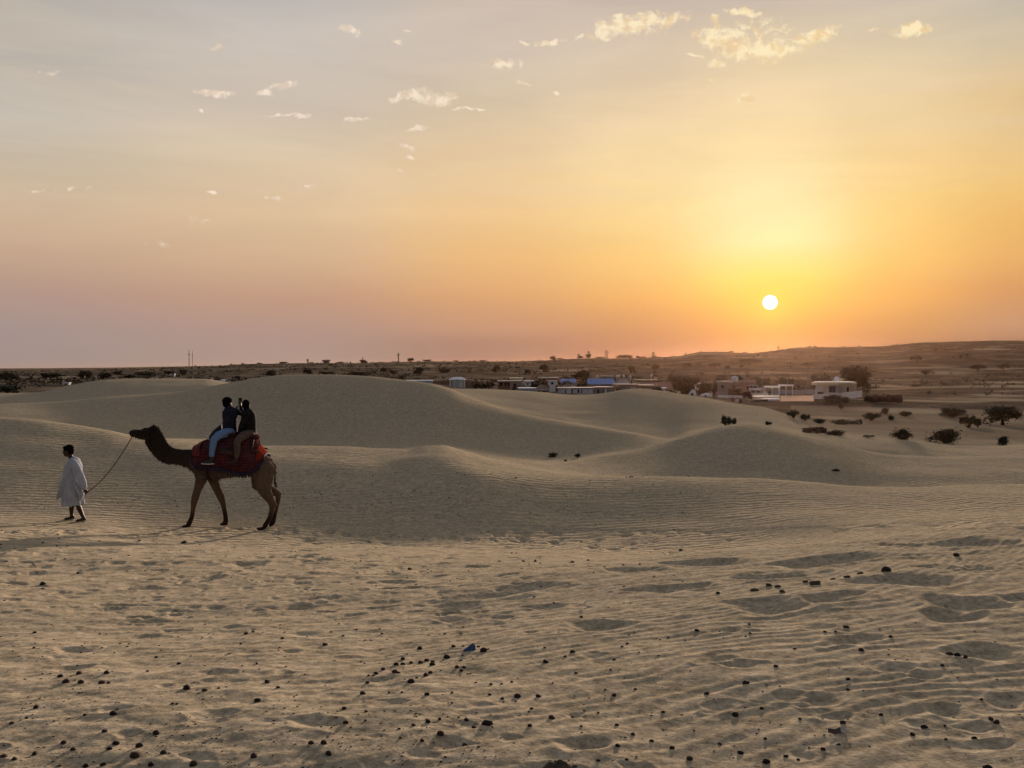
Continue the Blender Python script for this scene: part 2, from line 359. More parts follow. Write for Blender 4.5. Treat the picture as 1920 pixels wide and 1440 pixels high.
# profile lines of the land, near to far: how far away (metres ahead) and at which height they lie,
# noted as the rows at which they were surveyed from the camera's standpoint
LINES = [
 # 0 foot of the frame
 ([(0,1440),(1920,1440)], [(0,3.5),(1000,3.45),(1920,3.25)]),
 # 1 crest of the near slope
 ([(-300,1165),(0,1160),(500,1150),(800,1128),(1000,1095),(1300,1053),(1450,1040),(1600,1021),(1700,1007),(1920,989),(2200,970)], [(0,7),(800,7.6),(1300,9),(1920,9.2)]),
 # 2 dip behind it
 ([(-300,1048),(0,1048),(500,1050),(800,1050),(1000,1050),(1300,1051),(1500,1050),(1700,1038),(1920,1030),(2200,1018)], [(0,12.2),(1920,12.8)]),
 # 3 foot of the first dunes, the trodden way
 ([(-300,950),(0,962),(150,972),(300,985),(500,991),(700,996),(900,1004),(1100,1010),(1300,1008),(1500,993),(1700,975),(1920,962),(2200,955)], [(0,21)]),
 # 4 low swell in front of the right dune
 ([(-300,850),(0,866),(245,890),(500,900),(700,898),(870,885),(960,891),(1100,896),(1250,896),(1380,900),(1500,907),(1620,914),(1700,915),(1800,912),(1920,910),(2200,905)], [(0,26.5),(500,26),(870,26.5),(1100,28),(1920,29)]),
 # 5 behind the swell
 ([(-300,800),(0,812),(245,843),(500,862),(700,862),(825,850),(920,868),(1040,882),(1150,893),(1300,896),(1400,896),(1530,908),(1700,919),(1800,917),(1920,914),(2200,908)], [(0,30.5),(500,28.7),(900,30),(1100,33),(1920,33.5)]),
 # 6 crest of the left dune; mid face of the right dune
 ([(-300,775),(0,785),(60,789),(130,798),(200,808),(245,817),(310,824),(380,832),(440,838),(500,841),(630,841),(700,843),(760,843),(800,836),(830,835),(860,842),(920,857),(1000,866),(1040,870),(1150,872),(1250,862),(1400,842),(1530,862),(1700,886),(1920,884),(2200,878)], [(0,33.5),(500,31.5),(900,33),(1100,37),(1920,37.5)]),
 # 7 crest of the right dune; hollow behind the left one
 ([(-300,800),(0,800),(245,823),(330,822),(400,824),(500,850),(640,852),(700,856),(825,850),(920,866),(1000,870),(1040,869.5),(1150,853),(1200,845),(1250,831),(1300,815),(1350,801),(1395,795.5),(1440,800),(1480,810),(1530,823),(1580,835),(1640,850),(1700,856),(1780,858),(1920,857),(2200,850)], [(0,39),(1000,39),(1400,43),(1920,43)]),
 # 8 foot of the big dune; hollow behind the right one
 ([(-300,785),(0,788),(245,808),(400,826),(500,835),(640,835),(800,835),(920,850),(1040,856),(1150,846),(1250,836),(1300,829),(1395,814),(1480,825),(1530,834),(1600,848),(1700,862),(1920,862),(2200,855)], [(0,47),(1000,46),(1400,50),(1920,49)]),
 # 9 crest of the big dune; second crest on the right
 ([(-300,770),(0,759),(80,756),(150,751),(200,746),(290,739),(340,733),(380,726),(440,716),(480,709),(550,703.5),(600,702.5),(640,703),(700,706),(760,713),(800,718),(840,728),(880,745),(960,771),(1040,789),(1120,803),(1190,814),(1250,826),(1300,822),(1395,806),(1440,808),(1530,815),(1600,823),(1700,828),(1780,838),(1850,839),(1920,835),(2200,825)], [(0,58),(500,62),(700,62),(900,59),(1100,55),(1250,53),(1400,57),(1920,58)]),
 # 10 behind it
 ([(-300,775),(0,768),(200,758),(400,738),(640,722),(800,731),(880,757),(960,781),(1040,797),(1120,808),(1190,816),(1250,823),(1300,806),(1395,792),(1440,795),(1500,808),(1560,818),(1700,836),(1800,844),(1920,842),(2200,832)], [(0,74),(640,78),(900,74),(1100,70),(1250,69),(1400,72),(1920,72)]),
 # 11 far dune crests
 ([(-300,742),(0,738.5),(65,737),(130,723),(200,712),(260,710),(380,710),(440,718),(640,722),(760,726),(800,728),(840,729),(900,729.5),(960,732),(1000,734),(1080,741),(1130,738),(1180,729.5),(1200,729),(1220,731),(1280,740),(1330,748.5),(1365,756),(1429,765),(1478,781),(1526,794),(1560,803),(1620,810),(1700,814),(1800,818),(1920,820),(2200,815)], [(0,96),(640,104),(900,104),(1200,104),(1400,93),(1600,86),(1920,86)]),
 # 12 their lee
 ([(-300,748),(0,744),(200,735),(400,733),(640,734),(800,738),(960,745),(1080,750),(1180,748),(1300,752),(1365,764),(1429,772),(1478,782),(1526,788),(1620,789),(1700,789),(1800,790),(1920,790),(2200,785)], [(0,126),(1920,122)]),
 # 13 village flat
 ([(-300,730),(0,731),(400,726),(640,727),(800,732),(960,742),(1200,744),(1300,749),(1400,757),(1600,757),(1700,757.5),(1920,758),(2200,754)], [(0,170)]),
 ([(-300,723),(0,722),(400,716),(640,717),(800,722),(960,733),(1200,734),(1300,736),(1400,738),(1600,738),(1700,738),(1920,736),(2200,730)], [(0,230)]),
 # 14
 ([(-300,712),(0,711),(480,704),(800,705),(960,712),(1200,711),(1300,711),(1500,713),(1700,717),(1800,716),(1920,714),(2200,705)], [(0,330)]),
 # 15
 ([(-300,701),(0,700),(420,689),(480,687),(640,685),(960,686),(1200,677),(1270,672),(1320,668),(1400,669),(1440,668),(1500,668),(1650,669),(1730,664),(1800,662),(1920,660),(2200,650)], [(0,560)]),
 # 16 scrub ridge and the hill's crest
 ([(-300,698),(0,697),(250,693),(380,690),(440,684.5),(480,683),(640,681.5),(740,680),(850,679.5),(960,679.5),(1080,674),(1200,672.5),(1270,670),(1320,661),(1360,661),(1400,663),(1440,659.5),(1500,652.5),(1600,651),(1650,650),(1730,643.5),(1800,641.5),(1920,640),(2200,630)], [(0,820)]),
 # 17
 ([(-300,697),(0,696),(400,690),(960,684),(1200,678),(1440,668),(1920,652),(2200,645)], [(0,1150)]),
 # 18
 ([(-300,694),(0,694),(400,690),(700,686),(960,683),(1200,681),(1920,680),(2200,680)], [(0,2200)]),
 # 19 farthest rise
 ([(-300,691),(0,691),(200,689.5),(400,686),(560,683.5),(700,681),(960,678),(1200,678),(1920,678),(2200,678)], [(0,5200)]),
 ([(0,691),(1920,691)], [(0,9500)]),
]
NEAR = [(0.0, 0.02), (1.2, 0.03), (2.4, 0.04)]        # plain (r, z) under the camera
def controls(az):
    az = np.asarray(az, float); lim = math.atan(0.85)
    a = np.clip(az, -lim, lim); k = np.tan(a); u = 960 + k * F
    Rr = np.zeros((len(az), len(NEAR) + len(LINES))); Zz = np.zeros_like(Rr)
    for i, (r, z) in enumerate(NEAR): Rr[:, i] = r; Zz[:, i] = z
    for i, (yk, dk) in enumerate(LINES):
        yy = curve1(yk, u) if len(yk) > 1 else np.full(len(u), yk[0][1], float)
        D = curve1(dk, u) if len(dk) > 1 else np.full(len(u), dk[0][1], float)
        j = len(NEAR) + i
        Rr[:, j] = D * np.sqrt(1 + k * k); Zz[:, j] = EYE - (yy - HY) / F * D
    return Rr, Zz
# sides and back: the two edge profiles turn round and meet behind the camera
def base_height(x, y):
    x = np.asarray(x, float).ravel(); y = np.asarray(y, float).ravel()
    r = np.hypot(x, y); az = np.arctan2(x, y); out = np.zeros(len(r))
    for s in range(0, len(r), 40000):
        sl = slice(s, s + 40000)
        Rr, Zz = controls(az[sl]); M = pchip_slopes(Rr, Zz)
        h = hermite(Rr, Zz, M, r[sl])
        back = np.abs(az[sl]); w = sstep(back, 1.6, math.pi)
        if w.max() > 0:
            Ra, Za = controls(-az[sl]); h2 = hermite(Ra, Za, pchip_slopes(Ra, Za), r[sl])
            h = h * (1 - 0.5 * w) + h2 * 0.5 * w
        out[sl] = h
    return out

def solve_ground(u, v, near=2.6, far=1500.0, n=1400):
    """first ground point seen along the survey line (u, v)"""
    Y = np.exp(np.linspace(math.log(near), math.log(far), n)); k = (u - 960) / F
    zr = EYE - (v - HY) / F * Y; h = base_height(k * Y, Y)
    hit = np.nonzero(zr <= h)[0]
    i = hit[0] if len(hit) else n - 1
    if i == 0: return k * Y[0], Y[0], h[0]
    d0, d1 = zr[i-1] - h[i-1], zr[i] - h[i]; t = d0 / (d0 - d1) if d0 != d1 else 0
    yy = Y[i-1] + t * (Y[i] - Y[i-1])
    return k * yy, yy, float(base_height([k * yy], [yy])[0])

# hollows trodden into the sand: u, v, width, height (photo px), depth in cm
PRINTS = [(388,1091,58,13,7),(260,1106,48,10,6),(460,1062,62,13,6),(550,1147,78,17,8),(437,1180,52,8,4),(285,1165,60,8,4),(80,988,44,7,5),(200,989,74,7,6),(310,989,30,5,4),(195,1038,60,7,4),
 (930,1122,190,20,9),(1255,1107,100,18,9),(1120,1172,100,15,6),(1330,1065,115,10,7),(1560,1058,230,22,9),(1440,1087,105,13,7),(1660,1026,52,11,7),(1720,1024,50,9,6),(1820,1021,120,13,8),
 (1430,1140,135,26,10),(1555,1130,105,24,10),(1700,1092,150,9,6),(1755,1067,66,10,6),(1830,1068,66,6,5),(1810,1138,130,20,9),(1905,1125,60,22,10),(1790,1160,120,10,6),(1670,1256,75,15,8),(1730,1269,58,17,9),
 (1390,1247,54,14,7),(1540,1316,70,14,6),(1890,1318,80,22,8),(590,1362,76,20,6),(400,1340,72,15,5),(400,1262,52,9,5),(860,1145,80,9,6),(940,1158,50,11,6),(845,1162,50,9,5),(870,1150,40,8,4),(1030,1137,70,8,5),
 (880,1068,46,10,6),(920,1058,50,9,6),(830,1060,40,7,5),(940,1042,46,9,5),(790,1032,38,8,5),(690,1041,45,6,5),(1040,1077,60,7,5),(1000,1030,44,9,4),(660,1068,50,6,5),(590,1085,36,6,4),(690,1062,30,6,4),(1190,1082,80,5,5),
 (270,1192,60,7,4),(330,1183,50,7,4),(20,1199,46,6,5),(140,1217,70,7,4),(1780,1330,70,10,5),(1850,1230,120,12,4),(840,1400,60,12,4),(1100,1395,90,14,6),(1350,1320,60,10,5),(1600,1205,90,8,3),(660,1160,44,9,4),(130,1000,40,6,5)]
rp = np.random.default_rng(3)
for _ in range(46):        # the fresh trail behind the camel
    u = rp.uniform(250, 1010); PRINTS.append((u, float(np.interp(u, [250, 520, 1010], [984, 994, 1011])) + rp.uniform(-1, 6), rp.uniform(16, 30), rp.uniform(4, 6), rp.uniform(4, 7)))
for _ in range(300):
    u = rp.uniform(-60, 1330); v = 996 + 165 * rp.random() ** 1.15
    if u > 1000 and v > 1010 + (1330 - u) * .2: continue
    PRINTS.append((u, v, rp.uniform(14, 46), rp.uniform(4, 8), rp.uniform(2.0, 5.0)))
for _ in range(420):
    u = rp.uniform(-60, 1400); v = 998 + 190 * rp.random() ** 1.2
    if u > 1000 and v > 1010 + (1400 - u) * .25: continue
    PRINTS.append((u, v, rp.uniform(9, 24), rp.uniform(3, 5), rp.uniform(3.0, 5.5)))
for _ in range(110):
    u = rp.uniform(1150, 2000); v = rp.uniform(925, 1003) 
    PRINTS.append((u, v, rp.uniform(14, 44), rp.uniform(3, 6), rp.uniform(1.5, 3.5)))
for _ in range(45):
    PRINTS.append((rp.uniform(-40, 1960), rp.uniform(1170, 1450), rp.uniform(24, 70), rp.uniform(7, 16), rp.uniform(0.6, 2.0)))
_k = np.array([(p[0] - 960) / F for p in PRINTS])
def _solve_many(u, v):
    Y = np.exp(np.linspace(math.log(2.6), math.log(60), 320)); best = np.full(len(u), 40.0)
    done = np.zeros(len(u), bool)
    for yv in Y:
        yy = np.full(len(u), yv); k = (u - 960) / F
        h = base_height(k * yy, yy); zr = EYE - (v - HY) / F * yy
        new = (~done) & (zr <= h); best[new] = yv; done |= new
    return best
_pu = np.array([p[0] for p in PRINTS]); _pv = np.array([p[1] for p in PRINTS])
_pY = _solve_many(_pu, _pv); _pX = (_pu - 960) / F * _pY
PR = []
for (u, v, w, hh, dc), X, Y in zip(PRINTS, _pX, _pY):
    rx = 0.5 * w * Y / F
    ry = max(0.75 * rx, min(1.6 * rx, 0.5 * hh * Y * Y / (F * 1.9)))
    if rx > 0.35: ry = 0.42 * rx
    PR.append((X, Y, rx, ry, min(dc * 0.01 * (0.95 if rx < .2 else 0.8), 0.26 * min(rx, ry)), rp.uniform(-0.35, 0.35)))
def add_prints(x, y, z):
    """x,y,z: flat arrays sorted so that rows of equal range follow each other"""
    r = np.hypot(x, y)
    for X, Y, rx, ry, d, rot in PR:
        m = 2.6 * max(rx, ry)
        idx = np.nonzero((np.abs(x - X) < m) & (np.abs(y - Y) < m))[0]
        if not len(idx): continue
        dx = x[idx] - X; dy = y[idx] - Y
        c, s = math.cos(rot), math.sin(rot)
        wob = 1 + 0.75 * pnoise(x[idx] * .75 / rx, y[idx] * .75 / ry, 31)
        q = np.sqrt(((dx * c + dy * s) / rx) ** 2 + ((-dx * s + dy * c) / ry) ** 2) * wob
        z[idx] += -d * np.exp(-(q ** 2.0)) + 0.33 * d * np.exp(-((q - 1.35) / 0.42) ** 2)
    return z
def detail(x, y):
    """relief finer than the dunes: swells, wind ripples, lumps"""
    r = np.hypot(x, y)
    z = 0.10 * fbm(x * 0.16, y * 0.16, 5, 3) * sstep(r, 2, 9) * (1 - sstep(r, 60, 200))
    z += 0.030 * fbm(x * 0.9, y * 0.7, 11, 3) * (1 - sstep(r, 19, 24))
    th = R(24) + 0.45 * pnoise(x * .25, y * .25, 21)
    ph = (y * np.cos(th) - x * np.sin(th)) / 0.135 + 1.5 * fbm(x * 0.9, y * 1.3, 23, 3) + .55 * pnoise(x * 3.2, y * 4, 29)
    w = ph - np.floor(ph)
    prof = np.where(w < .6, w / .6, (1 - w) / .4); prof = prof * prof * (3 - 2 * prof) - .5
    amp = 0.62 + 0.9 * pnoise(x * .55, y * .55, 41) + 0.8 * sstep(x - 0.12 * y, -1.9, .6)
    amp = np.clip(amp + .8 * pnoise(x * 1.9, y * 2.6, 43), 0.10, 1.3) * (1 - sstep(r, 9.5, 17))
    z += 0.0038 * prof * amp + .0016 * pnoise(x * 9, y * 13, 57) * (1 - sstep(r, 8, 13))
    left = 1 - sstep(x - 0.1 * y, -2.2, 0.8)
    z += 0.013 * fbm(x * 3.2, y * 4.6, 51, 3) * (0.35 + 0.65 * left) * (1 - sstep(r, 15, 21))
    z += 0.028 * fbm(x * 1.3, y * .8, 61, 3) * sstep(r, 8, 12) * (1 - sstep(r, 18.5, 21)) * (0.4 + 0.6 * (x < 6))
    return z
def far_relief(x, y):
    r = np.hypot(x, y)
    return sstep(r, 110, 200) * (0.5 * fbm(x * .02, y * .02, 71, 4) + .12 * fbm(x * .12, y * .12, 75, 2)) + sstep(r, 350, 800) * 1.6 * fbm(x * .006, y * .006, 81, 3)
def ground_z(x, y, prints=True):
    x = np.atleast_1d(np.asarray(x, float)); y = np.atleast_1d(np.asarray(y, float))
    z = base_height(x, y) + detail(x, y) + far_relief(x, y)
    return add_prints(x, y, z) if prints else z
def on_ground(u, v, near=2.6, far=1500.0):
    X, Y, _ = solve_ground(u, v, near, far)
    return X, Y, float(ground_z(X, Y)[0])

def sand_material(name):
    m = bpy.data.materials.new(name); m.use_nodes = True; t = NT(m.node_tree); b = t.n['Principled BSDF']
    geo = t.n.new('ShaderNodeNewGeometry'); P = geo.outputs['Position']
    big = t.noise(P, 0.35, 4.0, 0.6); mid = t.noise(P, 3.0, 5.0, 0.62); fine = t.noise(P, 60.0, 3.0, 0.7); grain = t.noise(P, 260.0, 2.0, 0.8)
    sand = t.ramp(mid, [(0.3, (0.340, 0.290, 0.203)), (0.55, (0.385, 0.328, 0.236)), (0.75, (0.425, 0.362, 0.266))])
    sand = t.mix(t.math('MULTIPLY', t.smooth(big, .4, .65), .35), sand, t.rgb((0.35, 0.298, 0.212)))
    g = t.math('ADD', 0.72, t.math('MULTIPLY', fine, 0.56))
    sc = t.vmath('SCALE', sand); t.put(sc.inputs['Scale'], g); c = sc.outputs[0]
    g2 = t.math('ADD', 0.62, t.math('MULTIPLY', grain, 0.76))
    sc = t.vmath('SCALE', c); t.put(sc.inputs['Scale'], g2); c = sc.outputs[0]
    # grains seen at dune distance
    cg = t.math('ADD', t.math('MULTIPLY', t.noise(P, 7.0, 3.0, 0.85), .5), t.math('MULTIPLY', t.noise(P, 24.0, 2.0, 0.8), .5))
    sc = t.vmath('SCALE', c); t.put(sc.inputs['Scale'], t.math('ADD', -0.45, t.math('MULTIPLY', cg, 2.9))); c = sc.outputs[0]
    # scrubland beyond the dunes (a property of the soil, stored on the mesh)
    at = t.n.new('ShaderNodeAttribute'); at.attribute_name = 'scrub'
    sx = t.noise(P, 0.06, 6.0, 0.65); sy = t.noise(P, 0.5, 4.0, 0.6)
    soil = t.ramp(sx, [(0.36, (0.064, 0.052, 0.040)), (0.5, (0.115, 0.092, 0.068)), (0.64, (0.225, 0.178, 0.130))])
    soil = t.mix(t.math('MULTIPLY', t.smooth(sy, .5, .62), .7), soil, t.rgb((0.06, 0.055, 0.038)))
    soil = t.mix(t.math('MULTIPLY', t.smooth(t.noise(P, 1.6, 3.0, .7), .52, .66), .55), soil, t.rgb((0.25, 0.205, 0.155)))
    c = t.mix(at.outputs['Fac'], c, soil)
    t.l.new(c, b.inputs['Base Color']); b.inputs['Roughness'].default_value = 0.95
    b.inputs['Specular IOR Level'].default_value = 0.0
    # fine wind ripples as relief
    mp = t.n.new('ShaderNodeMapping'); t.l.new(P, mp.inputs[0]); mp.inputs['Rotation'].default_value = (0, 0, R(-12))
    wv = t.n.new('ShaderNodeTexWave'); wv.wave_type = 'BANDS'; wv.bands_direction = 'Y'
    t.l.new(mp.outputs[0], wv.inputs['Vector']); wv.inputs['Scale'].default_value = 1.05; wv.inputs['Distortion'].default_value = 7.0
    wv.inputs['Detail'].default_value = 3.0; wv.inputs['Detail Scale'].default_value = 1.4
    ln = t.vmath('LENGTH', P).outputs['Value']
    rmask = t.math('MULTIPLY', t.smooth(ln, 13, 20), t.smooth(ln, 60, 25))
    hgt = t.math('ADD', t.math('MULTIPLY', t.math('MULTIPLY', wv.outputs['Fac'], 0.030), t.math('MULTIPLY', rmask, t.smooth(big, .35, .6))),
                 t.math('ADD', t.math('MULTIPLY', mid, 0.020), t.math('MULTIPLY', fine, 0.0035)))
    bn = t.n.new('ShaderNodeBump'); bn.inputs['Strength'].default_value = 0.8; bn.inputs['Distance'].default_value = 1.0
    t.l.new(hgt, bn.inputs['Height']); t.l.new(bn.outputs[0], b.inputs['Normal'])
    return m
SAND = sand_material('sand')

PALE = []          # bare pale strips in the scrub
for u, v, w, h in ((150,708,120,3),(1760,699,140,7),(1900,716,150,4),(1660,723,80,4),(1580,697,90,3),(770,688,60,3),(1880,741,120,6),(1700,770,170,9),(1560,783,90,6),(1860,655,90,4)):
    xa, ya, _ = solve_ground(u, v + h / 2, 75); xb, yb, _ = solve_ground(u, v - h / 2, 75); PALE.append(((xa + xb) / 2, (ya + yb) / 2, w / 2 * ya / F, max(2.0, abs(yb - ya) / 2)))
def sheet(name, rows, ncol, kmax=0.70, drop=0.0, prints=False, label=None):
    a = math.atan(kmax)
    inner = np.arctan(np.linspace(-kmax, kmax, ncol))
    nside = 46
    right = a + (math.pi * 2 - 2 * a) * (np.linspace(0, 1, nside * 2 + 1)[1:-1])
    az = np.concatenate([inner, right]); n = len(az); rows = np.asarray(rows, float); m = len(rows)
    A, Rr = np.meshgrid((az + math.pi) % (2 * math.pi) - math.pi, rows)
    x = (Rr * np.sin(A)).ravel(); y = (Rr * np.cos(A)).ravel()
    z = base_height(x, y) + far_relief(x, y)
    near = Rr.ravel() < 210
    z[near] += detail(x[near], y[near])
    if prints: z = add_prints(x, y, z)
    if drop: z.reshape(m, n)[0] -= drop
    co = np.stack([x, y, z], 1)
    i = np.arange(m - 1)[:, None]; j = np.arange(n)[None]
    j2 = (j + 1) % n
    q = np.stack([i * n + j, i * n + j2, (i + 1) * n + j2, (i + 1) * n + j], -1).reshape(-1, 4)
    q = q[:, ::-1]
    me = bpy.data.meshes.new(name)
    me.vertices.add(len(co)); me.vertices.foreach_set('co', co.ravel())
    me.loops.add(q.size); me.loops.foreach_set('vertex_index', q.ravel().astype(np.int32))
    me.polygons.add(len(q)); me.polygons.foreach_set('loop_start', np.arange(0, q.size, 4, dtype=np.int32))
    me.polygons.foreach_set('use_smooth', np.ones(len(q), bool))
    me.update(calc_edges=True); me.validate()
    # where scrubby soil takes over from blown sand
    k = x / np.maximum(y, 1e-3); u = 960 + k * F
    lim = np.where(y > 0, np.interp(u, [-300, 0, 130, 400, 640, 840, 1200, 1400, 1500, 1700, 1920, 2300], [100, 100, 118, 122, 122, 126, 126, 120, 78, 72, 70, 70]), 140.0)
    sc = sstep(np.hypot(x, y) + 14 * fbm(x * .03, y * .03, 91, 3), lim, lim * 1.45)
    patch = sstep(fbm(x * .012, y * .03, 95, 3), 0.22, 0.45) * (np.hypot(x, y) > 200)
    sc = sc * (1 - .75 * patch) * np.where((u > 1480) & (np.hypot(x, y) < 170), .62, 1.0)
    for X0, Y0, rx, ry in PALE: sc *= 1 - .85 * np.exp(-(((x - X0) / rx) ** 2 + ((y - Y0) / ry) ** 2) ** 2)
    at = me.attributes.new('scrub', 'FLOAT', 'POINT'); at.data.foreach_set('value', sc.astype(np.float32))
    me.materials.append(SAND)
    o = link(name, me); tag(o, label=label, kind='structure'); return o

rows = [0.0001, 0.6, 1.2, 1.8, 2.3]
r = 2.6
while r < 22.0:
    rows.append(r); r += max(0.010, 1.9 * r * r / (F * (1.75 + 0.06 * r)) if r < 12 else 0.055 + 0.012 * (r - 12))
rows.append(22.0)
ground = sheet('ground', rows, 880, prints=True, label='trodden rippled sand in the foreground')
rows2 = list(np.arange(21.9, 59.8, 0.30)) + list(np.arange(60, 129.8, 0.5)) + [130.0]
dunes = sheet('sand_dunes', rows2, 560, drop=0.03, label='smooth sand dunes in shade behind the camel')
rows3 = list(np.arange(129.6, 329, 2.0)) + [330.0]
plain = sheet('scrub_plain', rows3, 420, drop=0.1, label='scrubby flat beyond the dunes where the village stands')
rows4 = list(np.geomspace(329, 9500, 190))
hills = sheet('hills', rows4, 420, drop=0.2, label='low scrub hills along the horizon')

# ------------------------------------------------------------------ the dusty evening air
hz = MB().box(-10500, 10500, -10500, 10500, -60, 34).build('haze', [])
hm = bpy.data.materials.new('dusty_air'); hm.use_nodes = True
hm.node_tree.nodes.clear(); _t = NT(hm.node_tree)
_pv = _t.n.new('ShaderNodeVolumePrincipled'); _pv.inputs['Color'].default_value = (1.0, 0.58, 0.34, 1)
_pv.inputs['Density'].default_value = 0.000013; _pv.inputs['Anisotropy'].default_value = 0.85
_o = _t.n.new('ShaderNodeOutputMaterial'); _t.l.new(_pv.outputs[0], _o.inputs['Volume'])
hz.data.materials.append(hm); tag(hz, kind='stuff')

# ------------------------------------------------------------------ people: one skin per body, clothes as its children
SKIN = mat('brown_skin', (0.075, 0.040, 0.026), 0.55, 0.12, 9)
SKIN_DARK = mat('dark_brown_skin', (0.040, 0.022, 0.016), 0.55, 0.12, 9)
HAIR = mat('black_hair', (0.006, 0.005, 0.005), 0.95, 0.3, 40, bump=0.4, bscale=60, spec=0.0)
def rotz(a): return Matrix.Rotation(a, 3, 'Z')
def head_bits(mb, c, face, tilt=0.0, s=1.0):
    """skull, jaw, nose, lips, brows and ears; face = direction the face looks (x, y)"""
    a = math.atan2(face[1], face[0]); M = rotz(a) @ Matrix.Rotation(tilt, 3, 'Y')
    def at(x, y, z): return Vector(c) + M @ Vector((x * s, y * s, z * s))
    mb.ball(at(-.008, 0, .025), (.098*s, .076*s, .092*s), 16, M)
    mb.ball(at(.018, 0, -.045), (.070*s, .060*s, .075*s), 14, M)       # face
    mb.ball(at(.052, 0, -.092), (.030*s, .036*s, .026*s), 10, M)       # chin
    mb.tube([(*at(.082, 0, .012), .009*s), (*at(.100, 0, -.022), .014*s), (*at(.098, 0, -.034), .016*s)], seg=8)
    for sd in (-1, 1):
        mb.ball(at(.078, .028*sd, .016), (.014*s, .022*s, .009*s), 8, M)   # brow
        mb.ball(at(.078, .028*sd, -.002), (.012*s, .015*s, .008*s), 8, M)  # eye
        mb.ball(at(-.004, .080*sd, -.008), (.022*s, .012*s, .033*s), 8, M) # ear
        mb.ball(at(.052, .040*sd, -.030), (.026*s, .022*s, .022*s), 8, M)  # cheek
    mb.ball(at(.084, 0, -.058), (.014*s, .026*s, .007*s), 8, M)
    mb.ball(at(.081, 0, -.070), (.014*s, .022*s, .008*s), 8, M)
def hair_cap(c, face, tilt=0.0, s=1.0, full=1.0):
    a = math.atan2(face[1], face[0]); M = rotz(a) @ Matrix.Rotation(tilt, 3, 'Y'); mb = MB()
    def at(x, y, z): return Vector(c) + M @ Vector((x * s, y * s, z * s))
    mb.ball(at(-.018, 0, .040), (.104*s*full, .088*s*full, .092*s*full), 16, M)
    mb.ball(at(-.050, 0, .000), (.072*s*full, .080*s*full, .088*s), 14, M)
    mb.ball(at(-.062, 0, -.045), (.045*s, .062*s, .050*s), 12, M)
    mb.ball(at(.045, 0, .082), (.052*s, .064*s, .036*s), 12, M)
    for k in range(34):
        th = rng.uniform(0, 6.28); ph = rng.uniform(.1, 1.5)
        q = Vector((math.sin(ph)*math.cos(th)*.098 - .025, math.sin(ph)*math.sin(th)*.084, math.cos(ph)*.090 + .040))
        mb.ball(at(*(q * full)), (.018*s, .018*s, .014*s), 6)
    return mb
def hand(mb, wrist, d, palm_n, thumb, curl=0.5, s=1.0):
    """palm and five bent fingers; d = pointing direction, palm_n = normal out of the palm, thumb = side of the thumb"""
    w = Vector(wrist); d = Vector(d).normalized(); n = Vector(palm_n); n = (n - d * n.dot(d)).normalized()
    t = Vector(thumb); t = (t - d * t.dot(d) - n * t.dot(n)).normalized()
    mb.tube([(*w, .024*s, .030*s), (*(w + d*.045*s), .019*s, .040*s), (*(w + d*.085*s), .016*s, .041*s)], side=t, seg=10)
    for k, (off, ln) in enumerate(((.030, .072), (.010, .082), (-.011, .077), (-.031, .060))):
        p = w + d * (.080*s) + t * (off*s); dirn = d.copy(); pts = [(*(p - d*.015*s), .0100*s)]
        for j, f in enumerate((.45, .32, .23)):
            dirn = (Matrix.Rotation(curl * (0.55 + .25*j), 3, d.cross(n).normalized()) @ dirn).normalized()
            p = p + dirn * (ln*f*s); pts.append((*p, (.0095, .0088, .0078)[j]*s))
        mb.tube(pts, side=t, seg=8)
    p = w + d*.025*s + t*.026*s; td = (d*.7 + t*.75 + n*.35).normalized()
    p2 = p + td*.040*s; td2 = (d*.9 + t*.25 + n*.4).normalized(); p3 = p2 + td2*.030*s
    mb.tube([(*p, .014*s), (*p2, .0115*s), (*p3, .0095*s)], side=n, seg=8)
def foot(mb, heel, toe, w=.045, h=.055):
    """foot lying from heel to toe (ground points)"""
    a, b = Vector(heel), Vector(toe); d = b - a; sd = Vector((-d.y, d.x, 0)).normalized()
    up = Vector((0, 0, 1))
    mb.tube([(*(a + up*h*.75), h*.7, w*.75), (*(a + d*.3 + up*h*.7), h*.75, w*.82), (*(a + d*.62 + up*h*.45), h*.45, w), (*(a + d*.92 + up*h*.32), h*.30, w*.86)], side=sd, seg=10)
def pants_mat(n, c): return mat(n, c, 0.9, 0.2, 14, bump=0.5, bscale=30)

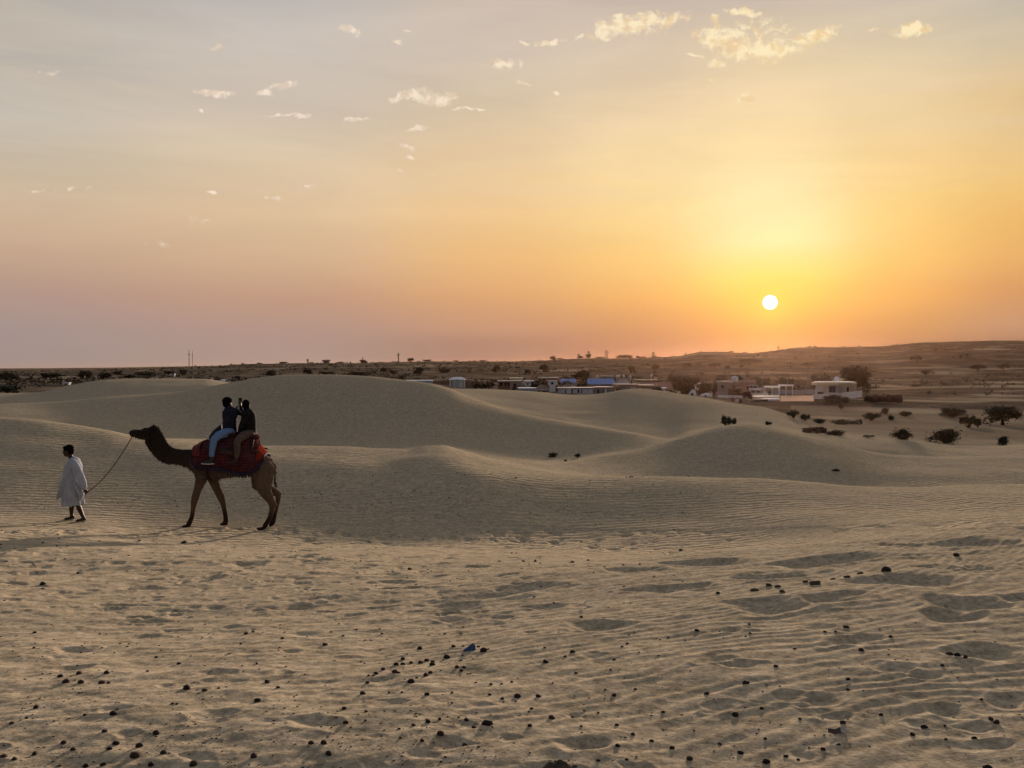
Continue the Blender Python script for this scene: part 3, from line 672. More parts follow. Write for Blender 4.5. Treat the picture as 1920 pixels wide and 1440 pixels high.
# ------------------------------------------------------------------ the camel and what it carries
CS = 0.002361                                   # metres per unit of the measured side view
camel_x, camel_y, camel_z = on_ground(414.4, 989.5)
CS *= camel_y / 20.2
def C(px, pz, y=0.0): return ((px - 1000) * CS, y, (1335 - pz) * CS)
def Ct(px, pz, y, r, r2=None): return (*C(px, pz, y), r * camel_y / 20.2, (r2 if r2 is not None else r))
def camel_coat():
    m = bpy.data.materials.new('camel_coat'); m.use_nodes = True; t = NT(m.node_tree); b = t.n['Principled BSDF']
    tc = t.n.new('ShaderNodeTexCoord'); sp = t.n.new('ShaderNodeSeparateXYZ'); t.l.new(tc.outputs['Object'], sp.inputs[0])
    n = t.noise(tc.outputs['Object'], 5.0, 5.0, 0.65)
    zz = t.math('ADD', sp.outputs[2], t.math('MULTIPLY', t.math('SUBTRACT', n, .5), .35))
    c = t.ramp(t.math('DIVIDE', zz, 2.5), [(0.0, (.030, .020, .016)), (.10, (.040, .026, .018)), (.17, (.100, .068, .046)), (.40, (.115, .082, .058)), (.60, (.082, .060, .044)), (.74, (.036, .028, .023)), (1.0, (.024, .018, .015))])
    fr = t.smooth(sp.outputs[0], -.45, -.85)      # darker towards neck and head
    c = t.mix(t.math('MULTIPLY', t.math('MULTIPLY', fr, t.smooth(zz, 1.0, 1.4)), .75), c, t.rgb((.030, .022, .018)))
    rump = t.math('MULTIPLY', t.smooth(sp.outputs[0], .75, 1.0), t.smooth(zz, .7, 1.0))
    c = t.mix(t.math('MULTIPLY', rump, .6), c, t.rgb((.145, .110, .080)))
    k = t.math('ADD', .7, t.math('MULTIPLY', t.noise(tc.outputs['Object'], 38.0, 4.0, .7), .6))
    s = t.vmath('SCALE', c); t.put(s.inputs['Scale'], k); t.l.new(s.outputs[0], b.inputs['Base Color'])
    b.inputs['Roughness'].default_value = .95; b.inputs['Specular IOR Level'].default_value = .05
    bn = t.n.new('ShaderNodeBump'); bn.inputs['Strength'].default_value = .6; bn.inputs['Distance'].default_value = .015
    t.l.new(t.noise(tc.outputs['Object'], 45, 4, .7), bn.inputs['Height']); t.l.new(bn.outputs[0], b.inputs['Normal'])
    return m
def make_camel(coat):
    mb = MB()
    def Cl(x, z, y, r, r2=None): return Ct(x, z, y, r * 1.12, (r2 if r2 is not None else r) * 1.1)
    st = [(705,588,772,.13),(745,580,800,.20),(800,560,850,.27),(900,535,880,.33),(1000,505,868,.36),(1100,500,862,.37),(1200,530,855,.36),(1300,590,848,.33),(1395,630,850,.29),(1455,668,840,.23),(1500,715,815,.13)]
    mb.tube([(*C(x, (a + b) / 2), (b - a) / 2 * CS, w) for x, a, b, w in st], seg=20)
    nk = [(800,690,.225,.22),(705,680,.215,.165),(620,668,.185,.135),(550,655,.172,.125),(490,630,.168,.115),(440,590,.170,.108),(405,540,.175,.100),(385,490,.165,.095),(372,445,.150,.092)]
    mb.tube([Ct(x, z, 0, r, w) for x, z, r, w in nk], seg=16)
    hd = [(385,440,.145,.095),(340,432,.150,.100),(290,440,.140,.096),(240,446,.122,.082),(190,440,.098,.070),(155,432,.083,.066),(133,432,.062,.056)]
    mb.tube([Ct(x, z, 0, r, w) for x, z, r, w in hd], seg=14)
    mb.ball(C(350,378), (.085, .075, .055), 10)                     # woolly poll
    mb.ball(C(150,462), (.060, .052, .030), 10)                     # lower lip
    mb.ball(C(272,392,0), (.055, .098, .030), 10)                   # brow ridges
    for s in (-1, 1):
        mb.ball(C(262,412,.075*s), (.028, .022, .024), 8)           # eye bulge
        mb.ball(C(140,418,.040*s), (.022, .018, .014), 8)           # nostril rim
        mb.tube([(*C(365,400,.085*s), .022, .014), (*C(382,375,.120*s), .026, .012), (*C(392,358,.135*s), .012, .008)], side=(1,0,0), seg=8)
    mb.tube([Ct(285,515,0,.06,.05),Ct(330,578,0,.07,.055),Ct(385,640,0,.075,.06),Ct(440,690,0,.065,.055),Ct(510,718,0,.05,.05)], seg=10)   # throat wool
    mb.tube([Cl(835,760,-.17,.17,.13),Cl(830,880,-.17,.112,.09),Cl(803,960,-.17,.086,.07),Cl(777,1045,-.17,.080,.068),Cl(766,1090,-.17,.070,.058),Cl(757,1150,-.17,.050,.044),Cl(746,1225,-.17,.047,.042),Cl(728,1272,-.17,.052,.046),Cl(712,1300,-.17,.056,.05)])
    mb.ball(C(690,1320,-.17), (.112, .085, .036), 14)
    mb.tube([Cl(885,770,.15,.16,.13),Cl(903,890,.15,.110,.09),Cl(942,985,.15,.084,.07),Cl(980,1062,.15,.082,.068),Cl(998,1110,.15,.064,.056),Cl(1012,1175,.15,.052,.044),Cl(1024,1240,.15,.049,.042),Cl(1028,1288,.15,.054,.048),Cl(1022,1305,.15,.056,.05)])
    mb.ball(C(1008,1322,.15), (.108, .085, .034), 14)
    mb.tube([Cl(1432,745,-.15,.21,.14),Cl(1428,850,-.17,.215,.13),Cl(1425,925,-.17,.180,.115),Cl(1450,1000,-.17,.125,.09),Cl(1490,1060,-.17,.088,.07),Cl(1517,1110,-.17,.080,.062),Cl(1510,1165,-.17,.055,.046),Cl(1490,1232,-.17,.048,.042),Cl(1463,1285,-.17,.050,.044),Cl(1442,1318,-.17,.054,.05)])
    mb.ball(C(1405,1343,-.17), (.118, .088, .034), 14); mb.ball(C(1545,1108,-.17), (.028, .035, .05), 8)
    mb.tube([Cl(1400,780,.14,.20,.14),Cl(1345,880,.15,.175,.12),Cl(1335,935,.15,.140,.10),Cl(1410,975,.15,.120,.085),Cl(1495,1010,.15,.090,.07),Cl(1538,1032,.15,.072,.058),Cl(1535,1085,.15,.054,.044),Cl(1518,1160,.15,.048,.042),Cl(1504,1220,.15,.048,.042),Cl(1494,1268,.15,.050,.046)])
    mb.tube([Cl(1490,1282,.15,.055,.06),Cl(1478,1310,.15,.060,.075),Cl(1462,1332,.15,.040,.07)])
    mb.ball(C(1556,1028,.15), (.030, .035, .05), 8)
    mb.tube([Ct(1478,688,0,.040),Ct(1508,740,0,.034),Ct(1522,800,0,.026),Ct(1520,870,0,.024),Ct(1522,915,0,.034),Ct(1534,950,0,.012)], seg=8)
    for x, z, y in ((762,1062,-.17),(972,1070,.15)): mb.ball(C(x,z,y), (.060, .070, .075), 10)   # knee pads
    mb.ball(C(1345,800,-.19), (.14,.12,.17), 10); mb.ball(C(1440,715,-.15), (.12,.10,.09), 10); mb.ball(C(835,730,-.18), (.12,.09,.16), 10)   # muscle
    mb.ball(C(955,880), (.09, .07, .035), 10)                       # breast pad
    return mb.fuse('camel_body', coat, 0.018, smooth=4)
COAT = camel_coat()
camel = empty('camel', (camel_x, camel_y, camel_z), 0, 'dark brown dromedary carrying two riders, walking left at the foot of the dune', 'camel')
cb = make_camel(COAT); cb.parent = camel; cb.name = 'body'
fur = MB(); _me = cb.data; _rf = np.random.default_rng(21)
_co = np.zeros(len(_me.vertices) * 3); _me.vertices.foreach_get('co', _co); _co = _co.reshape(-1, 3); _no = np.zeros_like(_co).ravel(); _me.vertices.foreach_get('normal', _no); _no = _no.reshape(-1, 3)
_vx = _co[:, 0] / CS + 1000; _vz = 1335 - _co[:, 2] / CS
_w = np.where((_vx < 720) & (_vx > 300), .20, .05) + np.where((_vx < 380) & (_vz < 400) & (_vx > 320), .5, 0) + np.where((_vx > 1280) & (_vz < 1000), .05, 0) + np.where((_vz > 760) & (_vz < 900) & (_vx < 1050), .10, 0)
for i in np.nonzero(_rf.random(len(_co)) < _w * (_vz < 1000))[0]:
    p = Vector(_co[i]); n = Vector(_no[i]); d = (n * .6 + Vector((.25, 0, -.8)) + Vector(_rf.normal(size=3) * .25)).normalized(); s = d.cross(n).normalized() * .010; l = _rf.uniform(.025, .055)
    fur.add([p - s - n * .004, p + s - n * .004, p + d * l + n * .010], [(0, 1, 2)])
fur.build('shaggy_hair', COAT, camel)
tf = MB()
for k in range(26):
    y = rng.uniform(-.02, .02); x0 = 1518 + rng.uniform(-6, 6); z0 = rng.uniform(860, 905)
    tf.tube([Ct(x0, z0, y, .008), Ct(x0 + 6, z0 + 35, y*1.4, .007), Ct(1532 + rng.uniform(-10, 10), z0 + 62, y*1.8, .003)], seg=5)
tf.build('tail_tuft', mat('dark_tail_hair', (.030, .021, .016), .8), camel, smooth=True)

# halter
mb = MB(); BLK = mat('black_cord', (.012, .011, .011), .8, .3, 60)
for px, pz, rz, rw in ((205,441,.113,.082),(318,440,.152,.104)):
    ring = [(*C(px, pz + 60*0, 0),)]
    pts = []
    for k in range(21):
        a = 2*math.pi*k/20; p = C(px, pz); pts.append((p[0], rw*math.cos(a), p[2] + rz*math.sin(a), .010))
    mb.tube(pts, side=(1,0,0), seg=6, cap=False)
mb.tube([Ct(205,441,-.086,.009),Ct(318,430,-.106,.009)], seg=6); mb.tube([Ct(205,441,.086,.009),Ct(318,430,.106,.009)], seg=6)
halter = mb.build('halter', BLK, smooth=True); halter.location = camel.location
tag(halter, 'black cord halter strapped round the head of the large camel', 'halter')

# saddle with its red cloth: rests on the camel
saddle = empty('camel_saddle', camel.location, 0, 'red and maroon cloth draped saddle with purple edge on the large camel', 'saddle')
def cloth_mat():
    m = bpy.data.materials.new('red_saddle_cloth'); m.use_nodes = True; t = NT(m.node_tree); b = t.n['Principled BSDF']
    tc = t.n.new('ShaderNodeTexCoord'); P = tc.outputs['Object']
    n = t.noise(P, 7, 5, .65)
    c = t.ramp(n, [(.32, (.032, .011, .014)), (.5, (.062, .016, .019)), (.7, (.095, .024, .025))])
    v = t.n.new('ShaderNodeTexVoronoi'); t.l.new(P, v.inputs['Vector']); v.inputs['Scale'].default_value = 11
    c = t.mix(t.math('MULTIPLY', t.smooth(v.outputs['Distance'], .22, .12), .5), c, t.rgb((.07, .02, .035)))
    w = t.n.new('ShaderNodeTexWave'); t.l.new(P, w.inputs['Vector']); w.inputs['Scale'].default_value = 4.5; w.inputs['Distortion'].default_value = 2.5; w.bands_direction = 'Z'
    c = t.mix(t.math('MULTIPLY', t.smooth(w.outputs['Fac'], .72, .9), .6), c, t.rgb((.105, .045, .048)))
    ck = t.n.new('ShaderNodeTexVoronoi'); ck.feature = 'DISTANCE_TO_EDGE'; t.l.new(P, ck.inputs['Vector']); ck.inputs['Scale'].default_value = 4.5
    c = t.mix(t.math('MULTIPLY', t.smooth(ck.outputs['Distance'], .05, .02), .7), c, t.rgb((.035, .016, .022)))
    c = t.mix(t.math('MULTIPLY', t.smooth(t.noise(P, 2.6, 3, .6), .5, .62), .55), c, t.rgb((.085, .038, .038)))
    t.l.new(c, b.inputs['Base Color']); b.inputs['Roughness'].default_value = .95; b.inputs['Specular IOR Level'].default_value = .0
    bn = t.n.new('ShaderNodeBump'); bn.inputs['Strength'].default_value = .7; bn.inputs['Distance'].default_value = .02
    t.l.new(t.noise(P, 18, 5, .65), bn.inputs['Height']); t.l.new(bn.outputs[0], b.inputs['Normal']); return m
RED = cloth_mat(); PURPLE = mat('purple_braid', (.020, .012, .040), .85, .3, 30); ORANGE = mat('orange_red_cloth', (.17, .024, .014), .95, .3, 18, bump=.5, spec=0.0)
WOOD = mat('dark_saddle_wood', (.030, .018, .012), .6, .3, 12); BROWNCLOTH = mat('maroon_pad', (.060, .020, .020), .95, .35, 14, bump=.6, spec=0.0)
def interp(tab, x): return float(np.interp(x, [t[0] for t in tab], [t[1] for t in tab]))
TOP = [(742,572),(800,532),(870,498),(950,486),(1040,470),(1110,452),(1200,446),(1270,452),(1335,478),(1370,545),(1405,602),(1446,652)]
BOT = [(742,692),(790,735),(850,742),(930,742),(1020,748),(1110,775),(1200,795),(1290,806),(1345,785),(1390,745),(1446,668)]
def drape(x0, x1, nx, grow, bottom=BOT, t0=0.0):
    """closed cloth bent over the back between x0 and x1 (view units)"""
    nt = 28; vs = []; fs = []
    def pt(x, t, g):
        zt, zb = interp(TOP, x), interp(bottom, x); q = abs(t)
        w = (.385 if 860 < x < 1330 else float(np.interp(x, [742, 860, 1330, 1446], [.20, .385, .36, .235]))) + g
        wav = .012 * math.sin(x * .045 + q * 3) * q
        y = w * math.sin(min(q * 1.55, 1.0) * math.pi / 2) ** .9 + wav
        z = zt + (zb - zt) * q ** 1.45 - g / CS * (1 - q)
        p = C(x, z); return (p[0], math.copysign(y, t) if t else 0.0, p[2])
    tt = np.linspace(-1, 1, nt + 1)
    for g in (grow, grow - .018):
        for i in range(nx + 1):
            x = x0 + (x1 - x0) * i / nx
            for t in tt: vs.append(pt(x, float(t), g))
    m = nt + 1; off = (nx + 1) * m
    for i in range(nx):
        for j in range(nt):
            a = i * m + j; q = (a, a + 1, a + m + 1, a + m); fs.append(q); fs.append(tuple(k + off for k in reversed(q)))
    for i in range(nx):
        for j in (0, nt): a = i * m + j; b = a + m; fs.append((a, b, b + off, a + off))
    for j in range(nt):
        for i in (0, nx): a = i * m + j; fs.append((a, a + 1, a + 1 + off, a + off))
    mb = MB(); mb.add(vs, fs)
    return mb, pt
mb, PT = drape(748, 1440, 40, .022); mb.build('blanket', RED, saddle, smooth=True)
TR = [(1352,660),(1370,705),(1390,690),(1446,655)]
mb, _ = drape(1380, 1443, 8, .036, bottom=[(1380,688),(1443,664)]); mb.build('rear_panel', ORANGE, saddle, smooth=True)
mb, _ = drape(752, 850, 8, .032, bottom=[(752,640),(850,640)]); mb.build('front_panel', mat('bright_red_cloth', (.12, .018, .020), .95, .3, 18, bump=.5), saddle, smooth=True)
mb = MB()
for s in (-1, 1):
    mb.tube([(*PT(x, s, .03), .024, .014) for x in np.linspace(748, 1440, 30)], side=(0,1,0), seg=8)
mb.tube([(*PT(1440, t, .034), .020) for t in np.linspace(-1, 1, 24)], side=(1,0,0), seg=8)
mb.tube([(*PT(752, t, .034), .016) for t in np.linspace(-1, 1, 24)], side=(1,0,0), seg=8)
mb.build('braid_edge', PURPLE, saddle, smooth=True)
for s in (-1, 1):
    for x in np.linspace(800, 1400, 22):
        q = Vector(PT(x, s, .034)); mb = MB(); mb.tube([(*q, .011), (*(q + Vector((.004, .004*s, -.035))), .018), (*(q + Vector((.008, .006*s, -.085))), .022), (*(q + Vector((.010, .006*s, -.10))), .006)], seg=6); mb.build('tassel', PURPLE, saddle, smooth=True)
for x, zb in ((905, 880), (1225, 862)):
    ring = [(*C(x, 720 + (zb - 720) * math.sin(math.pi * k / 24), .37 * math.cos(math.pi * k / 24)), .016, .030) for k in range(25)]
    mb = MB(); mb.tube(ring, side=(1,0,0), seg=6); mb.build('girth_strap', BLK, saddle, smooth=True)
for x, za, zb2, s in ((960, 560, 690, -1), (1190, 575, 660, -1), (960, 560, 690, 1), (1190, 575, 660, 1)):
    mb = MB(); mb.tube([Ct(x, za, .41*s, .010, .018), Ct(x + 4, zb2, .44*s, .010, .018)], side=(1,0,0), seg=6); mb.build('stirrup_strap', WOOD, saddle, smooth=True)
mb = MB(); mb.tube([Ct(985,478,0,.06,.20),Ct(1040,455,0,.085,.23),Ct(1110,440,0,.085,.23),Ct(1160,450,0,.06,.2)], seg=14); mb.build('front_seat', BROWNCLOTH, saddle, smooth=True)
mb = MB(); mb.tube([Ct(1180,462,0,.06,.2),Ct(1240,450,0,.085,.22),Ct(1300,455,0,.085,.22),Ct(1350,475,0,.05,.18)], seg=14); mb.build('rear_seat', BROWNCLOTH, saddle, smooth=True)
mb = MB()
for s in (-1, 1):
    mb.tube([Ct(900,560,.36*s,.020),Ct(1040,572,.40*s,.022),Ct(1200,585,.40*s,.022),Ct(1330,588,.38*s,.020),Ct(1412,598,.33*s,.018)], seg=8)
    for x, zt in ((930,500),(1340,490)):
        mb.tube([Ct(x,575,.38*s,.018),Ct(x,zt,.22*s,.018),Ct(x,zt-22,0,.018)], side=(1,0,0), seg=8)
mb.build('frame', WOOD, saddle, smooth=True)
for s in (-1, 1):
    mb = MB(); mb.tube([Ct(1050,595,.425*s,.045,.03),Ct(1180,606,.43*s,.05,.03)], seg=10); mb.build('pad_roll', mat('brown_roll', (.055,.030,.026), .9, .3, 20), saddle, smooth=True)
mb = MB(); mb.tube([Ct(905,480,-.03,.050,.09),Ct(950,430,-.03,.075,.11),Ct(990,392,-.03,.072,.10),Ct(1000,362,-.03,.030,.05)], seg=12)
bag = mb.build('pommel_bag', mat('black_bag', (.014,.013,.015), .7, .3, 20, bump=.5), saddle, smooth=True)
mb = MB(); mb.tube([Ct(862,466,-.02,.014),Ct(900,474,-.02,.016),Ct(925,480,-.02,.016)], seg=8); mb.tube([Ct(898,470,-.10,.010),Ct(900,505,-.12,.012)], seg=8)
mb.build('handle', mat('worn_metal', (.55,.55,.56), .4, .15, 30, metallic=.6), saddle, smooth=True)

# ---- front rider
JEANS = pants_mat('light_blue_denim', (.13, .235, .43)); NAVY = mat('navy_jacket_cloth', (.012, .014, .032), .95, .35, 12, bump=.6)
rider = empty('person', camel.location, 0, 'front camel rider in navy jacket and light blue jeans raising a phone', 'person')
HR1 = C(1062, 146, .03)
mb = MB(); head_bits(mb, HR1, (.55, .83), 0, 1.05)
mb.tube([Ct(1090,415,0,.10,.12),Ct(1085,300,0,.12,.10),Ct(1078,215,0,.11,.09),Ct(1068,182,.01,.055,.06),Ct(1063,155,.02,.052,.055)], seg=12)
mb.tube([Ct(1090,425,-.09,.085),Ct(1035,440,-.26,.080),Ct(985,478,-.40,.062),Ct(978,560,-.44,.060),Ct(972,640,-.45,.040)], seg=10)
mb.tube([Ct(1090,425,.09,.085),Ct(1030,445,.26,.080),Ct(975,485,.40,.062),Ct(965,565,.44,.060),Ct(955,645,.45,.040)], seg=10)
ELR, WRR = C(1188, 268, .16), C(1158, 172, .24)
mb.tube([(*C(1138,212,.04), .050), (*ELR, .040), (*WRR, .028)], seg=10)
hand(mb, WRR, (-.05, .15, 1), (-.9, .4, 0), (-.3, .8, 0), curl=.55)
ELL, WRL = C(1040, 290, .30), C(1090, 205, .40)
mb.tube([(*C(1035,215,.12), .050), (*ELL, .040), (*WRL, .028)], seg=10)
hand(mb, WRL, (.6, .4, .8), (.6, .6, -.5), (-.4, .3, .8), curl=.45)
b = mb.fuse('body', SKIN, .0095, rider)
hair_cap(HR1, (.55, .83), 0, 1.06, 1.06).fuse('hair', HAIR, .011, rider, smooth=2)
mb = MB()
mb.tube([Ct(1088,412,0,.165,.15),Ct(1088,370,0,.160,.145),Ct(1086,310,0,.162,.14),Ct(1084,255,0,.172,.14),Ct(1080,215,.005,.165,.12),Ct(1072,190,.01,.100,.085)], seg=18)
mb.tube([Ct(1050,206,.00,.05,.07),Ct(1075,196,-.03,.055,.06),Ct(1110,212,-.01,.05,.05)], seg=10)      # hood on the shoulders
for k in range(7):
    z = 235 + k * 26; mb.tube([Ct(1022 + rng.uniform(0,8), z, -.05, .020), Ct(1085, z + rng.uniform(-8, 12), -.142, .016), Ct(1148 - rng.uniform(0,8), z + rng.uniform(-10,10), -.05, .020)], seg=6)
mb.tube([(*C(1136,214,.04), .068), (*C(1166,246,.10), .062), (*ELR, .058), (*C(1170,215,.21), .050), (*C(1161,184,.235), .042)], seg=12)
mb.tube([(*C(1035,216,.12), .066), (*ELL, .056), (*C(1080,222,.385), .042)], seg=12)
mb.fuse('jacket', NAVY, .011, rider, smooth=3)
for s in (-1, 1):
    mb = MB(); dx = 0 if s < 0 else -12
    mb.tube([Ct(1105,420,.06*s,.115,.12),Ct(1060,428,.19*s,.104),Ct(1015,448,.32*s,.094),Ct(988+dx,485,.415*s,.080),Ct(984+dx,540,.445*s,.076),Ct(976+dx,600,.45*s,.064),Ct(973+dx,632,.45*s,.062)], seg=14)
    for k in range(4):
        z = 490 + k * 36; mb.ball(C(978 + dx + rng.uniform(-14, 14), z, .47*s), (.06, .03, .012), 8)
    mb.fuse('jeans_leg', JEANS, .012, rider, smooth=3)
    shoe = MB(); shoe.tube([(*C(978+dx,655,.45*s), .050, .046),(*C(968+dx,685,.45*s), .056, .048),(*C(930+dx,694,.46*s), .040, .046),(*C(895+dx,700,.47*s), .026, .040)], seg=10)
    shoe.ball(C(972+dx,650,.45*s), (.052,.05,.05), 10)
    sh = shoe.build('shoe', mat('dark_canvas_shoe', (.035,.034,.040), .8, .25, 20), rider, smooth=True)
    so = MB(); so.tube([(*C(992+dx,708,.45*s), .013, .044),(*C(940+dx,711,.46*s), .014, .050),(*C(882+dx,706,.475*s), .013, .040)], seg=8)
    so.build('sole', mat('white_rubber', (.62,.61,.60), .6, .08, 20), sh, smooth=True)
ph = MB(); c0 = Vector(C(1152, 128, .262)); Mp = rotz(R(28)); vs = []
bmt = bmesh.new(); bmesh.ops.create_cube(bmt, size=1.0); bmesh.ops.scale(bmt, vec=(.078, .010, .155), verts=bmt.verts); bmesh.ops.bevel(bmt, geom=bmt.edges, offset=.003, segments=2, affect='EDGES')
pm = bpy.data.meshes.new('phone'); bmt.to_mesh(pm); bmt.free(); pm.materials.append(mat('black_phone_glass', (.012,.012,.014), .25, .1, 5))
phone = link('phone', pm); phone.location = Vector(camel.location) + c0; phone.rotation_euler = (0, 0, R(28)); tag(phone, "dark phone held up in the front rider's raised hand", 'phone')

# ---- rear rider
BLACKC = mat('black_jacket_cloth', (.006, .0055, .006), .95, .4, 12, bump=.6); TROUSER = pants_mat('brown_grey_trousers', (.085, .062, .055))
rider2 = empty('person', camel.location, 0, 'rear camel rider in black jacket and brown trousers, looking away', 'person')
HR2 = C(1236, 168, .02)
mb = MB(); head_bits(mb, HR2, (-.35, .93), 0, 1.03)
mb.tube([Ct(1270,425,0,.10,.12),Ct(1266,310,0,.12,.11),Ct(1255,225,0,.11,.10),Ct(1242,200,.01,.055,.06),Ct(1238,178,.02,.052,.055)], seg=12)
for s in (-1, 1):
    mb.tube([Ct(1285,440,.09*s,.085),Ct(1235,455,.26*s,.078),Ct(1205,498,.41*s,.060),Ct(1212,580,.45*s,.056),Ct(1205,655,.46*s,.040)], seg=10)
for s in (-1, 1):
    mb.tube([(*C(1268,238,.17*s), .050), (*C(1228,350,.23*s), .040), (*C(1188,415,.10*s), .028)], seg=10)
    hand(mb, C(1188,415,.10*s), (-.8, -.5*s, -.35), (0, 0, -1), (-.3, -1*s, .3), curl=.5)
mb.fuse('body', SKIN_DARK, .0095, rider2)
hair_cap(HR2, (-.35, .93), 0, 1.03, 1.0).fuse('hair', HAIR, .011, rider2, smooth=2)
mb = MB()
mb.tube([Ct(1268,432,0,.175,.16),Ct(1268,380,0,.170,.15),Ct(1266,310,0,.172,.15),Ct(1264,260,0,.165,.16),Ct(1256,226,0,.125,.15),Ct(1244,205,.01,.080,.085)], seg=18)
for s in (-1, 1): mb.tube([(*C(1266,240,.16*s), .072), (*C(1246,300,.21*s), .066), (*C(1226,352,.23*s), .060), (*C(1194,404,.12*s), .044)], seg=12)
for k in range(6):
    z = 260 + k * 28; mb.tube([Ct(1215, z, -.12, .018), Ct(1262, z + rng.uniform(-8, 12), -.165, .016), Ct(1318, z + rng.uniform(-10,10), -.09, .020)], seg=6)
mb.fuse('jacket', BLACKC, .011, rider2, smooth=3)
for s in (-1, 1):
    mb = MB(); mb.tube([Ct(1295,438,.06*s,.118,.12),Ct(1250,448,.20*s,.106),Ct(1218,478,.35*s,.092),Ct(1208,510,.43*s,.078),Ct(1216,575,.46*s,.070),Ct(1208,640,.465*s,.058)], seg=14)
    mb.ball(C(1210,560,.49*s), (.06,.03,.012), 8); mb.ball(C(1214,600,.49*s), (.05,.03,.012), 8)
    mb.fuse('trouser_leg', TROUSER, .012, rider2, smooth=3)
    shoe = MB(); shoe.tube([(*C(1208,655,.465*s), .046, .044),(*C(1198,682,.465*s), .050, .046),(*C(1165,692,.475*s), .036, .044),(*C(1132,698,.48*s), .024, .038)], seg=10)
    shoe.build('shoe', mat('brown_shoe', (.040,.024,.018), .7, .25, 20), rider2, smooth=True)

# ---- the man leading the camel
hx, hy, hz_ = on_ground(137.5, 979.2); HS = 0.001518 * hy / 20.0
def H(px, pz, y=0.0): return ((px - 380) * HS, y, (1275 - pz) * HS)
KURTA = mat('white_cotton', (.37, .41, .48), .95, .16, 5, bump=.8, bscale=14, spec=0.0)
man = empty('person', (hx, hy, hz_), 0, 'man in long pale tunic walking left and leading the camel by a rope', 'person')
HM = H(300, 240, .0)
mb = MB(); head_bits(mb, HM, (-1, -.12), .08, 1.08)
mb.tube([(*H(390,900), .13, .15), (*H(385,650), .115, .14), (*H(395,480), .115, .16), (*H(375,385), .08, .12), (*H(345,335), .056, .056), (*H(325,285), .054, .054)], seg=12)
mb.tube([(*H(360,900,.09), .080), (*H(345,1010,.09), .062), (*H(326,1100,.09), .058), (*H(325,1190,.09), .040), (*H(335,1225,.09), .042)], seg=10)
foot(mb, H(358,1262,.09), H(212,1266,.09))
mb.tube([(*H(430,900,-.09), .080), (*H(468,1010,-.09), .062), (*H(500,1090,-.09), .058), (*H(545,1190,-.09), .040), (*H(562,1222,-.09), .042)], seg=10)
foot(mb, H(582,1268,-.09), H(440,1274,-.09))
WL = H(622, 775, -.24); WR = H(285, 720, .25)
mb.tube([(*H(440,390,-.20), .050), (*H(560,600,-.25), .040), (*WL, .027)], seg=10)
hand(mb, WL, (.45, .05, -.9), (-.6, .5, -.2), (-.6, .3, 0), curl=.95, s=1.05)
mb.tube([(*H(370,390,.20), .050), (*H(330,570,.27), .040), (*WR, .027)], seg=10)
hand(mb, WR, (-.25, 0, -1), (0, -1, 0), (-1, 0, 0), curl=.4, s=1.05)
mb.fuse('body', SKIN_DARK, .0095, man)
hair_cap(HM, (-1, -.12), .08, 1.08, 1.0).fuse('hair', HAIR, .011, man, smooth=2)
mb = MB()
mb.tube([(*H(352,345), .072, .080), (*H(385,378), .120, .185), (*H(384,450), .185, .215), (*H(370,550), .202, .212), (*H(364,650), .210, .216), (*H(362,750), .216, .226), (*H(366,850), .220, .236), (*H(370,950), .222, .242), (*H(378,1035), .226, .246)], seg=24, cap=False)
mb.tube([(*H(320,620,-.12), .07, .12), (*H(255,760,-.10), .07, .15), (*H(212,880,-.08), .055, .15), (*H(175,935,-.06), .022, .09)], seg=10)      # front flap blown forward
mb.tube([(*H(470,690,-.16), .06, .09), (*H(525,800,-.18), .07, .09), (*H(562,875,-.18), .055, .08), (*H(535,950,-.18), .018, .05)], seg=10)     # rear flap
for k in range(16):
    a = 2 * math.pi * k / 16 + rng.uniform(-.15, .15)
    ca, sa = math.cos(a), math.sin(a)
    mb.tube([((H(382,600)[0]) + .150*ca, .190*sa, H(0,640)[2]), ((H(378,800)[0]) + .176*ca, .215*sa, H(0,830)[2]), ((H(380,1000)[0]) + .205*ca, .236*sa, H(0,1040)[2])][0:0] or [
        (H(364,640)[0] + .195*ca, .200*sa, H(0,640)[2], .016), (H(366,830)[0] + .208*ca, .228*sa, H(0,830)[2], .026), (H(380,1032)[0] + .218*ca, .242*sa, H(0,1032)[2], .034)], seg=6)
mb.tube([(*H(438,392,-.19), .092), (*H(500,490,-.225), .096), (*H(560,600,-.25), .092), (*H(598,690,-.25), .086), (*H(612,765,-.24), .072)], seg=14)
mb.tube([(*H(372,392,.19), .080), (*H(335,560,.27), .072), (*H(292,690,.25), .060)], seg=14)
mb.fuse('tunic', KURTA, .012, man, smooth=4)
mb = MB(); mb.tube([(*H(330,372,-.05), .020), (*H(360,352,-.085), .022), (*H(398,352,-.04), .022), (*H(402,350,.04), .022), (*H(360,355,.085), .022), (*H(328,375,.05), .020)], seg=8)
mb.build('collar', KURTA, man, smooth=True)
mb = MB()
for hl, to, yy in ((362, 202, .09), (588, 430, -.09)):
    z = 1272 if yy > 0 else 1279
    mb.tube([(*H(hl, z, yy), .008, .042), (*H((hl+to)/2, z, yy), .008, .046), (*H(to, z, yy), .008, .040)], seg=8)
    mb.tube([(*H(to + 52, z - 6, yy - .047), .010, .014), (*H(to + 46, z - 38, yy), .010, .016), (*H(to + 52, z - 6, yy + .047), .010, .014)], side=(1,0,0), seg=6)
mb.build('sandals', mat('dark_leather', (.018,.013,.011), .7), man, smooth=True)

